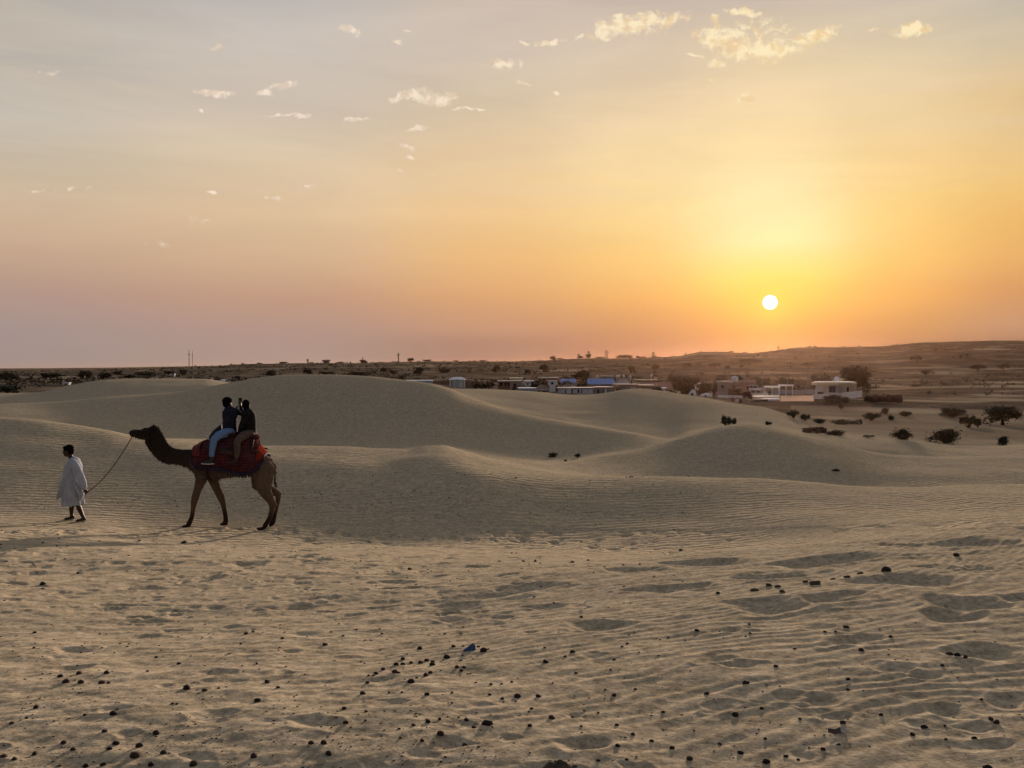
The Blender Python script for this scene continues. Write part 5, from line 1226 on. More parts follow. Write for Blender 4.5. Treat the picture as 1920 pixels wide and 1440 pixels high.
s = Site('reed_shelter', 'brown reed fronted shelter in the middle of the tented camp', 'shelter', 1364, 1391, 201)
m = MB(); m.prism([(s.X(1364), s.Z(739)), (s.X(1391), s.Z(739)), (s.X(1390), s.Z(728)), (s.X(1366), s.Z(728))], 0, .5); m.build('reed_screen', BROWNCL, s.o)
for u in (1366.5, 1389): m = MB(); m.box(s.X(u)-.1, s.X(u)+.1, .1, .3, 0, s.Z(739.05)); m.build('post', BARK, s.o)
m = MB(); m.box(s.X(1365), s.X(1390), 3.0, 3.2, 0, s.Z(731)); m.build('back_wall', DARK, s.o); m = MB(); m.box(s.X(1365), s.X(1391), .503, 3.4, s.Z(729.2), s.Z(728)); m.build('roof', THATCH, s.o)
s = Site('cloth_screen', 'pale grey cloth screen hung beside the reed shelter', 'screen', 1343, 1363, 194)
vs = []; fs = []
for i in range(13):
    for j in range(6):
        x = s.x0 + (s.x1 - s.x0) * i / 12; zz = s.Z(750) + (s.Z(736) - s.Z(750)) * j / 5 - .12 * math.sin(math.pi * i / 12) * j / 5; vs.append((x, .12 * math.sin(i * 1.9 + j * .3), zz))
for i in range(12):
    for j in range(5): a = i*6+j; fs.append((a, a+6, a+7, a+1))
cl = MB().add(vs, fs).build('cloth', mat('grey_cloth', (.32,.31,.33), .95, .2, 2), s.o); md = cl.modifiers.new('t', 'SOLIDIFY'); md.thickness = .04
for x in (s.x0, s.x1): m = MB(); m.cyl(x, .1, 0, s.Z(735.5), .05); m.build('pole', METAL, s.o)
def tent(name, label, u0, u1, vt, Y, d, m, group=None):
    s = Site(name, label, 'tent', u0, u1, Y, group); zt = s.Z(vt); x0, x1 = s.x0, s.x1; xm = x0 + (x1-x0)*.45
    vs = [(x0,0,0),(x1,0,0),(x1,d,0),(x0,d,0),(x0+.1*(x1-x0),.1*d,zt*.55),(x1-.08*(x1-x0),.1*d,zt*.6),(x1-.08*(x1-x0),.9*d,zt*.6),(x0+.1*(x1-x0),.9*d,zt*.55),(xm,d*.3,zt),(xm+.25*(x1-x0),d*.5,zt*.95)]
    fs = [(0,3,2,1),(0,1,5,4),(1,2,6,5),(2,3,7,6),(3,0,4,7),(4,5,9,8),(5,6,9),(6,7,8,9),(7,4,8)]
    MB().add(vs, fs).build('canopy', m, s.o); f = MB(); f.prism([(xm-.4,0.0),(xm+.4,0.0),(xm+.1,zt*.5),(xm-.1,zt*.5)], -.06, .0); f.build('door_flap', DARK, s.o)
    return s
tent('camp_tent', 'pale blue white tent low at the edge of the dune', 1312, 1336, 737, 196, 5, TARP)
tent('camp_tent', 'small pale tent in front of the widest bushy tree', 1291, 1306, 730.5, 203, 4, TARP)
for k, u, tl in ((0, 397, 'first white dome tent of the row over the dune, farthest from the riders'), (1, 407, 'second white dome tent of the row over the dune crest'), (2, 417, 'third white dome tent of the row over the dune crest'), (3, 427, "last white dome tent of the row, nearest above the riders' heads")):
    X, Y, z = on_ground(u, 716, 126); w = 8.6 * Y / F
    o = empty('dome_tent', (X, Y, z - .05), 0, tl, 'tent', 'white dome tents over the dune')
    MB().ball((0, 0, .12), (w * .5, w * .5, w * .62), 14).build('canopy', WHITE, o, smooth=True); f = MB(); f.prism([(-.16*w, .02), (.16*w, .02), (0, .38*w)], -.52*w, -.44*w); f.build('door_flap', GREYW, o)
o = on_ground(412, 717, 126); m = MB(); m.box(-2.9, 2.9, -.9, .9, -.3, .22); ob = m.build('platform', WHITE, None, (o[0], o[1] - .6, o[2])); tag(ob, 'low white platform under the row of dome tents', 'platform')
# parked jeeps
def jeep(u0, u1, vt, Y, label):
    s = Site('parked_jeep', label, 'jeep', u0, u1, Y, 'white jeeps parked in the camp'); L = s.x1 - s.x0; h = min(2.3, s.Z(vt)); sc = L / 4.2; z0 = s.Z(vt) - 1.9 * sc
    def P(p): return [(s.x0 + a * sc, z0 + b * sc) for a, b in p]
    W = 1.7 * sc
    m = MB(); m.prism(P([(.05,.45),(4.1,.45),(4.15,.95),(4.05,1.08),(2.95,1.16),(0.02,1.12)]), 0, W); b = m.build('body', WHITE, s.o)
    m = MB(); m.prism(P([(.05,1.125),(2.93,1.165),(2.45,1.80),(.12,1.82)]), .06*sc, W - .06*sc); m.build('cabin', DARK, s.o)
    m = MB(); m.prism(P([(.0,1.825),(2.52,1.805),(2.45,1.90),(.08,1.92)]), 0, W)
    for a, b2 in ((.05,.17),(1.15,1.25),(2.30,2.42)): m.prism(P([(a,1.13),(b2,1.14),(b2,1.80),(a,1.815)]), -.005, .055*sc)
    m.build('roof', WHITE, s.o)
    for xx in (.85, 3.3):
        for yy in (-.02*sc, W - .2*sc):
            t = MB(); c = P([(xx,.38)])[0]; n = 16
            vs = [(c[0]+.38*sc*math.cos(2*math.pi*i/n), y, c[1]+.38*sc*math.sin(2*math.pi*i/n)) for y in (yy, yy+.22*sc) for i in range(n)]
            t.add(vs, [tuple(range(n)), tuple(range(2*n-1, n-1, -1))] + [((i+1)%n, i, n+i, n+(i+1)%n) for i in range(n)]); t.build('wheel', mat('tyre', (.015,.015,.015), .8), s.o)
    m = MB(); c = P([(4.16,.85)])[0]; m.box(c[0]-.04, c[0]+.02, .1*sc, .35*sc, c[1]-.08*sc, c[1]+.08*sc); m.build('headlight', GLASS, s.o)
jeep(1404, 1432, 722.5, 213, 'white jeep parked behind, its dark side windows near the canopy'); jeep(1407, 1441, 731.0, 204, 'nearer white jeep with dark side windows beside the pole')
def canopy(u0, u1, vt, vb, Y, d, m, label, posts=3, pm=None):
    s = Site('flat_canopy', label, 'canopy', u0, u1, Y); c = MB(); c.box(s.x0, s.x1, 0, d, s.Z(vb), s.Z(vt)); c.build('roof_slab', m, s.o)
    for k in range(posts):
        for yy in (.1, d - .3): x = s.x0 + .15 + (s.x1 - s.x0 - .5) * k / (posts - 1); c = MB(); c.box(x, x + .2, yy, yy + .2, 0, s.Z(vb) - .003); c.build('post', pm or WHITE, s.o)
    return s
canopy(1432, 1463, 724.5, 727.5, 209, 4, WHITE, 'white flat canopy roof next to the parked jeeps'); canopy(1459, 1488, 721.8, 724, 215, 4, WHITE, 'white flat canopy roof farther back by the tall pole')
s = Site('brush_heap', 'long dark brown brushwood heap beside the white house', 'brushwood', 1621, 1691, 171)
m = MB(); W = s.x1 - s.x0; zt = s.Z(740)
for k in range(5): c = s.x0 + W * (.12 + .19 * k); m.ball((c, .8, zt * .42), (W * .15, 1.1, zt * (.50 + .1 * math.sin(k * 2.2) + (.06 if k > 2 else -.05))), 10)
m.build('core', mat('dark_brushwood', (.030,.021,.018), .95, .35, 3), s.o)
v, f = leaves([(s.x0 + W*(.1+.2*k), .8, zt*.45, W*.14, 1.2, zt*.5) for k in range(5)], 260, .22, np.random.default_rng(5)); me = bpy.data.meshes.new('twigs'); me.from_pydata(v, [], f); me.materials.append(leaf_mat('dry_twigs', (.020,.014,.012), (.050,.034,.026))); link('twigs', me, s.o)
# the village behind the dunes, left of the camp
house('village_house', 'low white blue house half hidden by the big dune', 758, 811, 713.2, 222, 7, PALEBLUE, [(783,788,717.5,721),(796,801,717.5,721)], fill=DARK)
s = Site('pavilion', 'white hip roofed pavilion on pillars near the dark bushes', 'pavilion', 842, 874, 232); gable(s, 841, 875, 711.5, 707, -.3, 5, WHITE, hip=.28)
for u in (844, 852, 863, 871):
    for yy in (.1, 4.3): m = MB(); m.box(s.X(u)-.14, s.X(u)+.14, yy, yy+.28, 0, s.Z(711.7)); m.build('pillar', WHITE, s.o)
m = MB(); m.box(s.X(847), s.X(869), 2.2, 2.5, 0, s.Z(713.5)); m.build('back_wall', PALEBLUE, s.o)
wall_line('compound_wall', 'brown earth wall running behind the pavilion', [(806,713.5,246),(845,713,246),(900,715,243)], .4, STONE)
house('village_house', 'dark windowed stone house between the bushes and the canopy', 934, 958, 714, 228, 6, STONE, [(937,942,717,724),(946,950,717,724),(952,956,717,724)], roofm=GREYW, fill=DARK)
canopy(955, 981, 708.3, 711, 222, 6, CREAM, 'tall stone canopy with a pale flat slab roof', 2, mat('pink_stone', (.42,.30,.25), .9, .15, 1))
house('village_house', 'stone house standing behind the tall canopy', 957, 979, 713.5, 234, 5, GREYW, [(962,968,719,730)], fill=DARK)
house('village_house', 'long pale blue fronted house at the dune edge', 973, 1004, 727.3, 207, 5, PALEBLUE, [(1001.5,1003,731,736)], fill=DARK)
s = Site('watch_tower', 'small pale square tower with one dark window', 'tower', 1027, 1045, 214); za, zb_ = s.Z(722), s.Z(715.3)
m = MB(); wall_pieces(m, s.X(1027), s.X(1045), za, zb_, 0, .3, [(s.X(1033), s.X(1038), s.Z(721), s.Z(716.8))]); m.box(s.X(1030), s.X(1041), .05, 3.4, 0, za - .003)
m.box(s.X(1027), s.X(1027)+.3, .3, 3.4, za, zb_); m.box(s.X(1045)-.3, s.X(1045), .3, 3.4, za, zb_); m.build('wall', WHITE, s.o)
m = MB(); m.box(s.X(1033), s.X(1038), .2, .26, s.Z(721), s.Z(716.8)); m.build('window', DARK, s.o); m = MB(); m.box(s.X(1026.4), s.X(1045.6), -.1, 3.6, zb_ + .003, zb_ + .2); m.build('roof', GREYW, s.o)
s = house('village_house', 'small white walled house beside the square tower', 1004, 1027, 730, 206, 4, GREYW, [(1009,1012,732,736),(1018,1022,732,736)], fill=DARK)
s = Site('thatched_hut', 'small peaked thatched hut beside the square tower', 'hut', 1006, 1026, 211); gable(s, 1006, 1026, 728, 721.3, 0, 4.5, THATCH, hip=.3); m = MB(); m.box(s.X(1009), s.X(1023), .6, 4, 0, s.Z(728.2)); m.build('wall', GREYW, s.o)
s = Site('thatched_hut', 'wider peaked thatched hut with grey roof edges', 'hut', 1050, 1079, 213); gable(s, 1050, 1079, 727, 719, 0, 5, THATCH, hip=.4); m = MB(); m.box(s.X(1054), s.X(1075), .6, 4.4, 0, s.Z(727.2)); m.build('wall', GREYW, s.o)
ho = [(1058,1061,731,738.5),(1071,1074,730,738),(1083,1086,730,737),(1090,1092,730,737),(1120,1123,730,738),(1130,1131.5,731,736)]
s = house('village_house', 'long low white and grey house with a row of doors', 1047, 1113, 726.8, 204, 6, PALEBLUE, ho[:4], roofm=GREYW, fill=DARK)
for u in (1056, 1064, 1068, 1107): m = MB(); m.box(s.X(u), s.X(u+3), -.12, -.003, 0, s.Z(729.5)); m.build('door_panel', WHITE, s.o)
s = house('village_house', 'grey end house of the long row, with white doors', 1115, 1148, 725.5, 203, 6, GREYW, ho[4:], roofm=GREYW, fill=DARK)
m = MB(); m.box(s.X(1134), s.X(1137), -.12, -.003, 0, s.Z(728.5)); m.build('door_panel', WHITE, s.o)
for lab, u0, u1, ve, vt, Y, mm in (('blue roofed shed, the smaller one, behind the thatched huts', 1050, 1081, 717, 710.5, 245, BLUE), ('larger blue roofed shed in the middle of the village', 1099, 1154, 720, 710, 228, BLUE), ('grey roofed shed next to the larger blue roof', 1156, 1180, 720, 710.3, 226, GREYROOF)):
    s = Site('roofed_shed', lab, 'shed', u0, u1, Y); gable(s, u0, u1, ve, vt, 0, 7, mm, hip=.05 if mm is BLUE else .2); m = MB(); m.box(s.x0 + .3, s.x1 - .3, .5, 6.5, 0, s.Z(ve) - .13); m.build('wall', GREYW, s.o)
canopy(1148, 1197, 720.5, 723, 209, 6, BROWNCL, 'brown flat canopy at the far end of the long house', 4, STONE)
s = house('village_house', 'pale brown house under the edge of the brown canopy', 1197, 1224, 722, 216, 6, mat('pale_brown_plaster', (.30,.21,.165), .9, .2, 1), [(1203,1207,727,734)], fill=DARK)
house('village_house', 'low ruined stone house behind the blue roofs', 1010, 1046, 708, 262, 6, STONE, [(1018,1022,711,716)], roofm=GREYW, fill=DARK); house('village_house', 'pale stone house behind the grey roofed shed', 1190, 1232, 712, 252, 6, STONE, [(1200,1204,716,722),(1214,1218,716,722)], fill=DARK)
for u, v, tl in ((1119.5, 706, 'white globe lamp rising over the larger blue roof'), (1157, 705, 'white globe lamp over the near edge of the grey roof'), (1161, 704.5, 'white globe lamp close beside another over the grey roof edge'), (1169.5, 705, 'white globe lamp over the middle of the grey roof'), (1182, 706.5, 'white globe lamp just past the grey roof'), (1221.5, 703.7, 'white globe lamp alone, farthest toward the sun')):
    Y = 240; z = gz(u, Y) - .1; o = empty('globe_lamp', (wx(u, Y), Y, z), 0, tl, 'lamp', 'globe lamps above the village')
    h = wz(v, Y) - z; MB().cyl(0, 0, 0, h - .3, .05).build('post', METAL, o); MB().ball((0, 0, h), (.30, .30, .34), 10).build('globe', WHITE, o, smooth=True)
def hut(u0, u1, vt, vb, label, m):
    X, Y, z = on_ground((u0+u1)/2, vb, 126); w = (u1-u0)*Y/F; h = (vb-vt)*Y/F; o = empty('plain_hut', (X, Y, z - .1), 0, label, 'hut')
    MB().box(-w/2, w/2, 0, w*.6, 0, h*.8).build('wall', m, o); MB().box(-w/2-.1, w/2+.1, -.1, w*.6+.1, h*.8+.003, h+.1).build('roof', m, o); MB().box(-w*.12, w*.12, -.05, -.003, .05, h*.6).build('door', DARK, o)
hut(117, 129, 716, 721, 'small white hut just over the dune near the frame edge', WHITE); hut(318, 327, 700, 705, 'small white hut between two dark trees on the plain', WHITE)
house('village_house', 'low white house between the brown house and the widest bushy tree', 1226, 1248, 727, 226, 5, WHITE, [(1232,1235,731,736),(1240,1243,731,736)], fill=DARK)
house('village_house', 'white flat roofed hut behind the dark bush by the camp', 1300, 1326, 717.5, 250, 5, WHITE, [(1306,1310,721,727)], fill=DARK)
house('village_house', 'pale house between the grey roof and the ruined stone house', 1128, 1150, 704.5, 275, 5, GREYW, [(1134,1137,708,713)], fill=DARK)
house('village_house', 'white house behind the tall stone canopy slab', 984, 1000, 714, 262, 5, WHITE, [(988,991,718,723)], fill=DARK)
wall_line('compound_wall', 'long pale wall low along the near edge of the camp', [(1340,741.5,200),(1372,741,199),(1400,741.5,199)], .25, WHITE)
wall_line('compound_wall', 'pale pink wall behind the globe lamps', [(1186,716,245),(1236,717,243),(1262,718,240)], .3, mat('pink_wash', (.42,.31,.26), .9, .15, 1))
# field strips and far pale marks are part of the plain; masts on the skyline
def mast(u, vt, vb, Y, kind, label, r=.35):
    X = wx(u, Y); z = gz(u, Y) - .5; h = wz(vt, Y) - z; m = MB()
    if kind == 'lattice':
        for sx, sy in ((-1,-1),(1,-1),(1,1),(-1,1)): m.tube([(sx*r*2.4, sy*r*2.4, 0, .16), (sx*r*.5, sy*r*.5, h, .14)], seg=4, cap=False)
        for k in range(7):
            a = k / 7; b = (k + 1) / 7; ra = r*(2.4-1.9*a); rb = r*(2.4-1.9*b); m.tube([(-ra,-ra,h*a,.09),(rb,-rb,h*b,.09)], seg=4, cap=False); m.tube([(ra,-ra,h*a,.09),(-rb,-rb,h*b,.09)], seg=4, cap=False)
        o = m.build('lattice_frame', DARKM, empty('power_pylon', (X, Y, z), 0, label, 'pylon')).parent
        for zz, l in ((.62, 2.4), (.78, 1.9), (.9, 1.4)): MB().box(-l, l, -.12, .12, h*zz, h*zz+.28).build('cross_arm', DARKM, o)
    else:
        o = empty('radio_mast', (X, Y, z), 0, label, 'mast'); MB().cyl(0, 0, 0, h, r, r*.55, 8).build('shaft', DARKM, o)
        MB().box(-r*2.6, r*2.6, -.15, .15, h*.72, h*.72+.9).build('antenna', DARKM, o); MB().box(-r*1.8, r*1.8, -.15, .15, h*.5, h*.5+.5).build('antenna', DARKM, o)
DARKM = mat('dark_steel', (.05, .045, .045), .6, .1, 1)
mast(354.5, 656, 684, 1050, 'mast', 'taller of two close radio masts on the far plain', .45); mast(361, 657, 684, 1060, 'mast', 'thinner of two close radio masts on the far plain', .28)
mast(577, 673, 680, 800, 'mast', 'short stubby mast on the ridge over the big dune', .5); mast(680, 669, 679, 810, 'mast', 'thin short mast on the ridge past the big dune', .2); mast(747, 661, 680, 810, 'mast', 'thick mast on the ridge in the middle of the scrub', .5)
mast(1085, 663, 673, 830, 'lattice', 'faintest pylon of the row on the ridge', .5); mast(1104, 658, 672, 820, 'lattice', 'middle pylon of the row on the ridge, taller than the faint one', .45); mast(1137, 657, 672, 815, 'lattice', 'widest armed pylon on the ridge over the village', .62); mast(1225, 660, 672, 815, 'lattice', 'lone short pylon on the ridge near the orange slope', .4)
mast(1459, 649, 657, 830, 'mast', 'short post on the hill crest straight below the sun', .4)
# camels and people resting in the camp
def small_camel(u, v, rz, label, saddle_label):
    X, Y, z = on_ground(u, v, 150)
    o = camel.copy(); COL.objects.link(o); o.location = (X, Y, z - .05); o.rotation_euler = (0, 0, rz); o['label'] = label; o['group'] = 'camels resting in the camp'
    for c in [c for c in camel.children]: d = c.copy(); COL.objects.link(d); d.parent = o
    b = [c for c in saddle.children if c.name.startswith('blanket')][0].copy(); COL.objects.link(b); b.parent = None; b.name = 'saddle_blanket'; b.location = o.location; b.rotation_euler = o.rotation_euler; tag(b, saddle_label, 'blanket')
small_camel(1398, 757, 0, 'reddish brown camel standing in the camp yard', 'red blanket over the camel in the camp yard'); small_camel(1339, 751, R(75), 'dark camel seen end-on beside the pale blue tent', 'red blanket over the camel beside the pale tent')
def small_person(u, v, label, cloth, seated=True):
    X, Y, z = on_ground(u, v, 150); o = empty('person', (X, Y, z), 0, label, 'person', 'people resting in the camp'); b = MB(); d = 0 if seated else .42
    b.tube([(0,0,.15+d,.15,.17),(0,0,.45+d,.13,.16),(0,0,.62+d,.11,.18),(0,0,.72+d,.055,.055),(0,0,.78+d,.05,.05)], seg=12); head_bits(b, (0,-.01,.90+d), (0,-1))
    for sd in (-1, 1):
        if seated: b.tube([(.08*sd,0,.12,.08),(.24*sd,-.30,.32,.06),(.10*sd,-.42,.06,.045)], seg=8)
        else: b.tube([(.08*sd,0,.55,.085),(.09*sd,0,.3,.06),(.09*sd,0,.05,.045)], seg=8)
        b.tube([(.17*sd,0,.63+d,.05),(.25*sd,-.05,.40+d,.042),(.14*sd,-.25,.30+d,.03)], side=(0,1,0), seg=8); hand(b, (.14*sd,-.25,.30+d), (0,-1,-.3), (0,0,-1), (-sd,0,0), .4)
    b.fuse('body', SKIN_DARK, .016, o); hair_cap((0,-.01,.90+d), (0,-1)).fuse('hair', HAIR, .016, o)
    c = MB(); c.tube([(0,0,.03,.27,.30),(0,-.08,.22,.24,.28),(0,0,.40+d*.5,.17,.20),(0,0,.58+d,.15,.21),(0,0,.68+d,.10,.13)], seg=16)
    for sd in (-1, 1): c.tube([(.17*sd,0,.62+d,.07),(.25*sd,-.05,.42+d,.06),(.16*sd,-.2,.32+d,.05)], side=(0,1,0), seg=10)
    c.fuse('robe', cloth, .02, o)
small_person(1382, 757, 'person in white clothes sitting beside the camp camel', TARP); small_person(1388, 757.5, 'person in dark clothes sitting next to the one in white', BLACKC); small_person(1374, 755, 'person in dark red clothes sitting before the reed shelter', mat('dark_red_cloth', (.09,.025,.025), .9))

# ------------------------------------------------------------------ small things on the sand
def stone_mesh(seed, sub=2):
    rs = np.random.default_rng(seed); bm = bmesh.new(); bmesh.ops.create_icosphere(bm, subdivisions=sub, radius=.5)
    for v in bm.verts:
        p = v.co; n = fbm(np.array([p.x*3.1 + seed]), np.array([p.y*3.1 + p.z*2.3]), seed, 3)[0]; v.co = p * (1 + .30 * n); v.co.z *= .82
    me = bpy.data.meshes.new('pebble'); bm.to_mesh(me); bm.free(); me.polygons.foreach_set('use_smooth', [True]*len(me.polygons))
    me.materials.append(PEB[seed % 3]); return me
PEB = [mat('dark_brown_stone', (.046,.033,.026), .85, .35, 30, bump=.8, bscale=60), mat('black_brown_stone', (.028,.022,.020), .85, .35, 30, bump=.8, bscale=60), mat('rusty_brown_stone', (.080,.050,.036), .9, .3, 30, bump=.8, bscale=60)]
STONES = [stone_mesh(s) for s in range(9)]
A = lambda L, ox, oy, k: [(ox + x / k, oy + y / k, w / k) for x, y, w in L]
peb = A([(815,165,70),(1165,162,55),(1355,147,45),(1265,153,35),(1425,150,45),(1475,203,85),(1525,190,35),(1100,255,90),(640,277,60),(570,345,70),(640,330,65),(725,318,50),(825,305,65),(885,285,60),(950,292,50),(947,343,75),(435,407,60),(555,440,70),(595,435,40),(360,442,60),(335,475,45),(285,482,40),(875,468,70),(925,458,60),(1200,397,55),(1245,410,50),(1275,395,50),(725,535,90),(785,500,45),(270,540,65),(222,655,80),(30,828,60),(258,882,45),(497,664,32),(630,667,34),(890,690,70),(1148,668,40),(1148,773,36),(1675,706,50),(1540,650,45),(1555,543,45),(1665,543,40),(1245,305,40),(900,995,85),(1020,980,50),(1105,945,30),(1220,948,36),(1300,970,60),(1378,1025,60),(1515,990,135),(1032,1137,85),(1285,1222,75),(1425,1242,34),(45,1008,70),(600,1098,45),(750,1058,50),(420,1147,32),(250,1003,36),(775,928,30),(840,1215,60),(615,1200,40),(1080,1362,36),(1035,1400,34),(20,85,35),(160,25,32),(425,33,32),(1240,18,30)], 640, 1180, 5.5375)
peb += A([(1150,825,40),(1300,772,36),(1258,797,20),(990,1018,45),(1110,1022,40),(905,1042,25),(1183,1160,45),(1060,1215,32),(1070,1113,25),(1640,1237,32),(1555,1325,35),(1860,1313,38),(1350,592,25),(1195,517,15),(1655,977,22),(1535,1015,38),(1485,975,18),(1320,890,22),(960,937,24),(1190,950,16),(1515,880,18),(1535,808,22),(1620,675,16),(1580,742,20),(1608,717,20),(1840,690,16),(1810,1110,26),(1445,1123,20),(1300,1140,22),(1350,1203,20),(1550,1187,26),(1605,1408,26),(1445,1418,26),(1745,1275,30),(340,330,30),(385,325,30),(262,360,16),(288,360,16),(1025,283,30),(1092,283,26),(1300,307,28),(1390,293,22),(110,290,16),(163,158,14),(1910,215,26)], 640, 960, 3)
peb += A([(340,908,36),(445,898,40),(203,1085,45),(575,945,50),(610,945,30),(1007,835,28),(1505,940,42),(1565,970,28),(1450,1053,45),(1050,988,55),(1150,1007,36),(1230,997,20),(970,1075,25),(995,1082,20),(590,1237,38),(880,1243,46),(357,1293,42),(652,1297,46),(615,1340,38),(785,1315,50),(920,1355,42),(760,1368,60),(850,1423,42),(1088,1413,55),(1428,1395,48),(1822,1326,44),(1850,1376,48),(1750,1320,40),(195,1358,40),(410,1338,40),(65,1190,30),(150,1158,24),(478,1134,26),(20,1375,42),(80,1400,36),(580,1420,40),(485,1420,40),(335,1418,20),(640,1130,50),(660,1112,26),(370,940,45),(455,940,40),(600,900,36),(1385,697,30),(1425,693,20),(1355,740,20),(1590,722,26),(195,655,26),(562,665,18),(675,735,18),(725,735,16),(190,765,24),(1830,742,36),(1035,165,36),(320,190,16),(785,162,18),(380,195,14),(1660,210,20),(5,178,16),(240,415,36),(440,328,22),(880,803,24),(830,885,22),(1445,850,22)], 0, 960, 3)
peb += A([(1540,245,46),(1145,338,60),(1000,352,40),(925,370,42),(845,380,36),(745,408,75),(690,400,40),(405,445,50),(485,425,40),(535,428,40),(560,460,40),(198,460,26),(355,963,44),(445,1090,28),(295,1115,48),(930,950,30),(930,993,26),(525,870,30),(900,1172,38),(1115,1127,34),(325,1325,44),(40,1357,44),(50,1430,36),(1715,1427,55),(1735,1147,40),(1765,1175,48),(1360,1188,46),(1292,1237,36),(1475,1190,20),(465,1262,24),(210,1267,26),(580,1362,34),(470,1380,52),(650,1383,26),(790,1335,30),(880,1310,22),(1640,1268,34),(1480,1275,22),(1680,1043,24),(1500,813,45),(1545,815,45),(1590,840,34),(920,653,40),(800,687,24),(860,684,18),(1170,710,28),(630,773,24),(375,637,20),(1005,785,36),(1460,880,26),(660,1158,22),(80,667,34),(380,688,18),(355,703,18),(65,1210,16),(135,1000,36)], 1280, 960, 3)
NAMED = {(913,1359): 'largest dark stone, facetted, in the sand near the lower middle', (802,1360): 'tall rounded dark stone just left of the largest stone', (1034,1347): 'squarish dark stone standing clear of the others below the middle', (826,1385): 'round dark stone in front of the largest stone',
 (969,1300): 'upright egg shaped stone alone on the ripples', (889,1365): 'small round stone touching the side of the largest stone', (993,1366): 'small pointed stone between the squarish and the largest stone', (872,1401): 'low brown stone nearest the lower edge below the largest stone', (906,1217): 'rounded stone right beside the blue scrap', (839,1226): 'domed stone below and left of the blue scrap',
 (1023,1235): 'rounded stone on the ripples between the white strip and the cluster', (680,1298): 'lone round stone in front of the pebble cluster', (771,1277): 'widest stone of the pebble cluster', (1793,1042): 'brown stone on the crest beyond the large hollows', (1662,1073): 'topmost flat stone of the diagonal row of stones', (1613,1077): 'second stone down the diagonal row of stones',
 (336,1238): 'small upright stone alone on smooth sand below the camel', (1852,1436): 'round stone cut by the lower frame edge', (476,1425): 'round dark stone at the lower edge with two paler ones near it', (607,1402): 'upper of two round stones close together near the lower edge', (617,1419): 'lower of two round stones close together near the lower edge', (293,1374): 'round stone in the scattered field below the camel', (787,1210): 'peaked stone farthest back above the pebble cluster'}
def near_named(u, v):
    for (a, b), l in NAMED.items():
        if abs(a - u) < 4 and abs(b - v) < 5: return l
REFS = [('the blue scrap',880,1213),('the white bent strip',1104,1133),('the crushed wrapper',1570,1365),('the clod at the lower edge',1050,1430),('the largest dark stone',913,1359),('the squarish dark stone',1034,1347),("the camel's feet",430,990),("the leading man's feet",140,978),
 ('the top stone of the diagonal row',1662,1073),('the lone stone on smooth sand',336,1238),('the round pair at the lower edge',612,1410),('the brown stone on the crest',1793,1042),('the stone cut by the edge',1852,1436),('the lone egg shaped stone',969,1300),('the widest stone of the cluster',771,1277),('the round scattered stone',293,1374)]
ORD = 'nearest second third fourth fifth sixth seventh eighth ninth tenth eleventh twelfth thirteenth fourteenth fifteenth sixteenth seventeenth eighteenth nineteenth twentieth'.split()
def side_of(du, dv):
    if abs(du) > 1.4 * abs(dv): return 'to the right of' if du > 0 else 'to the left of'
    return 'in front of' if dv > 0 else 'behind'
def stone_labels(items):
    """each stone is told by its size and its place from the nearest thing one can find"""
    out = {}; byref = {}
    for i, (u, v, w) in enumerate(items):
        if near_named(u, v): out[i] = near_named(u, v); continue
        d, k = min((math.hypot(u - a, (v - b) * 1.6), k) for k, (_, a, b) in enumerate(REFS)); byref.setdefault((k, side_of(u - REFS[k][1], v - REFS[k][2])), []).append((d, i))
    for (k, sd), lst in byref.items():
        for n, (d, i) in enumerate(sorted(lst)):
            w = items[i][2]; s = 'large' if w > 13 else 'medium' if w > 9 else 'small' if w > 6.5 else 'tiny'
            out[i] = f"{s} stone {sd} {REFS[k][0]}, {ORD[min(n, 19)]} from it" if n else f"{s} stone {sd} {REFS[k][0]}, nearest to it"
    return out
peb.sort(key=lambda p: -p[2]); _Yp = _solve_many(np.array([p[0] for p in peb]), np.array([p[1] + .2 * p[2] for p in peb]))
_Xp = np.array([(p[0] - 960) / F for p in peb]) * _Yp; _Zp = ground_z(_Xp, _Yp)
SL = stone_labels(peb); CLOD = [m_.copy() for m_ in STONES[:4]]
for m_ in CLOD: m_.materials[0] = mat('pale_brown_clod', (.105,.080,.056), .95, .35, 30, bump=.8, bscale=60)
for k, ((u, v, w), X, Y, z) in enumerate(zip(peb, _Xp, _Yp, _Zp)):
    sz = w * Y / F * .92; clod = v < 1118 and u > 1390 and u < 1640; o = link('stone', CLOD[k % 4] if clod else STONES[k % 9], None, (X, Y, z + sz * .10)); o.scale = (sz, sz * rng.uniform(.75, 1.05), sz * (rng.uniform(.45, .65) if clod else rng.uniform(.72, .98))); o.rotation_euler = (rng.uniform(-.3,.3), rng.uniform(-.3,.3), rng.uniform(0, 6.28))
    tag(o, SL[k], 'stone', 'dark stones strewn over the sand')
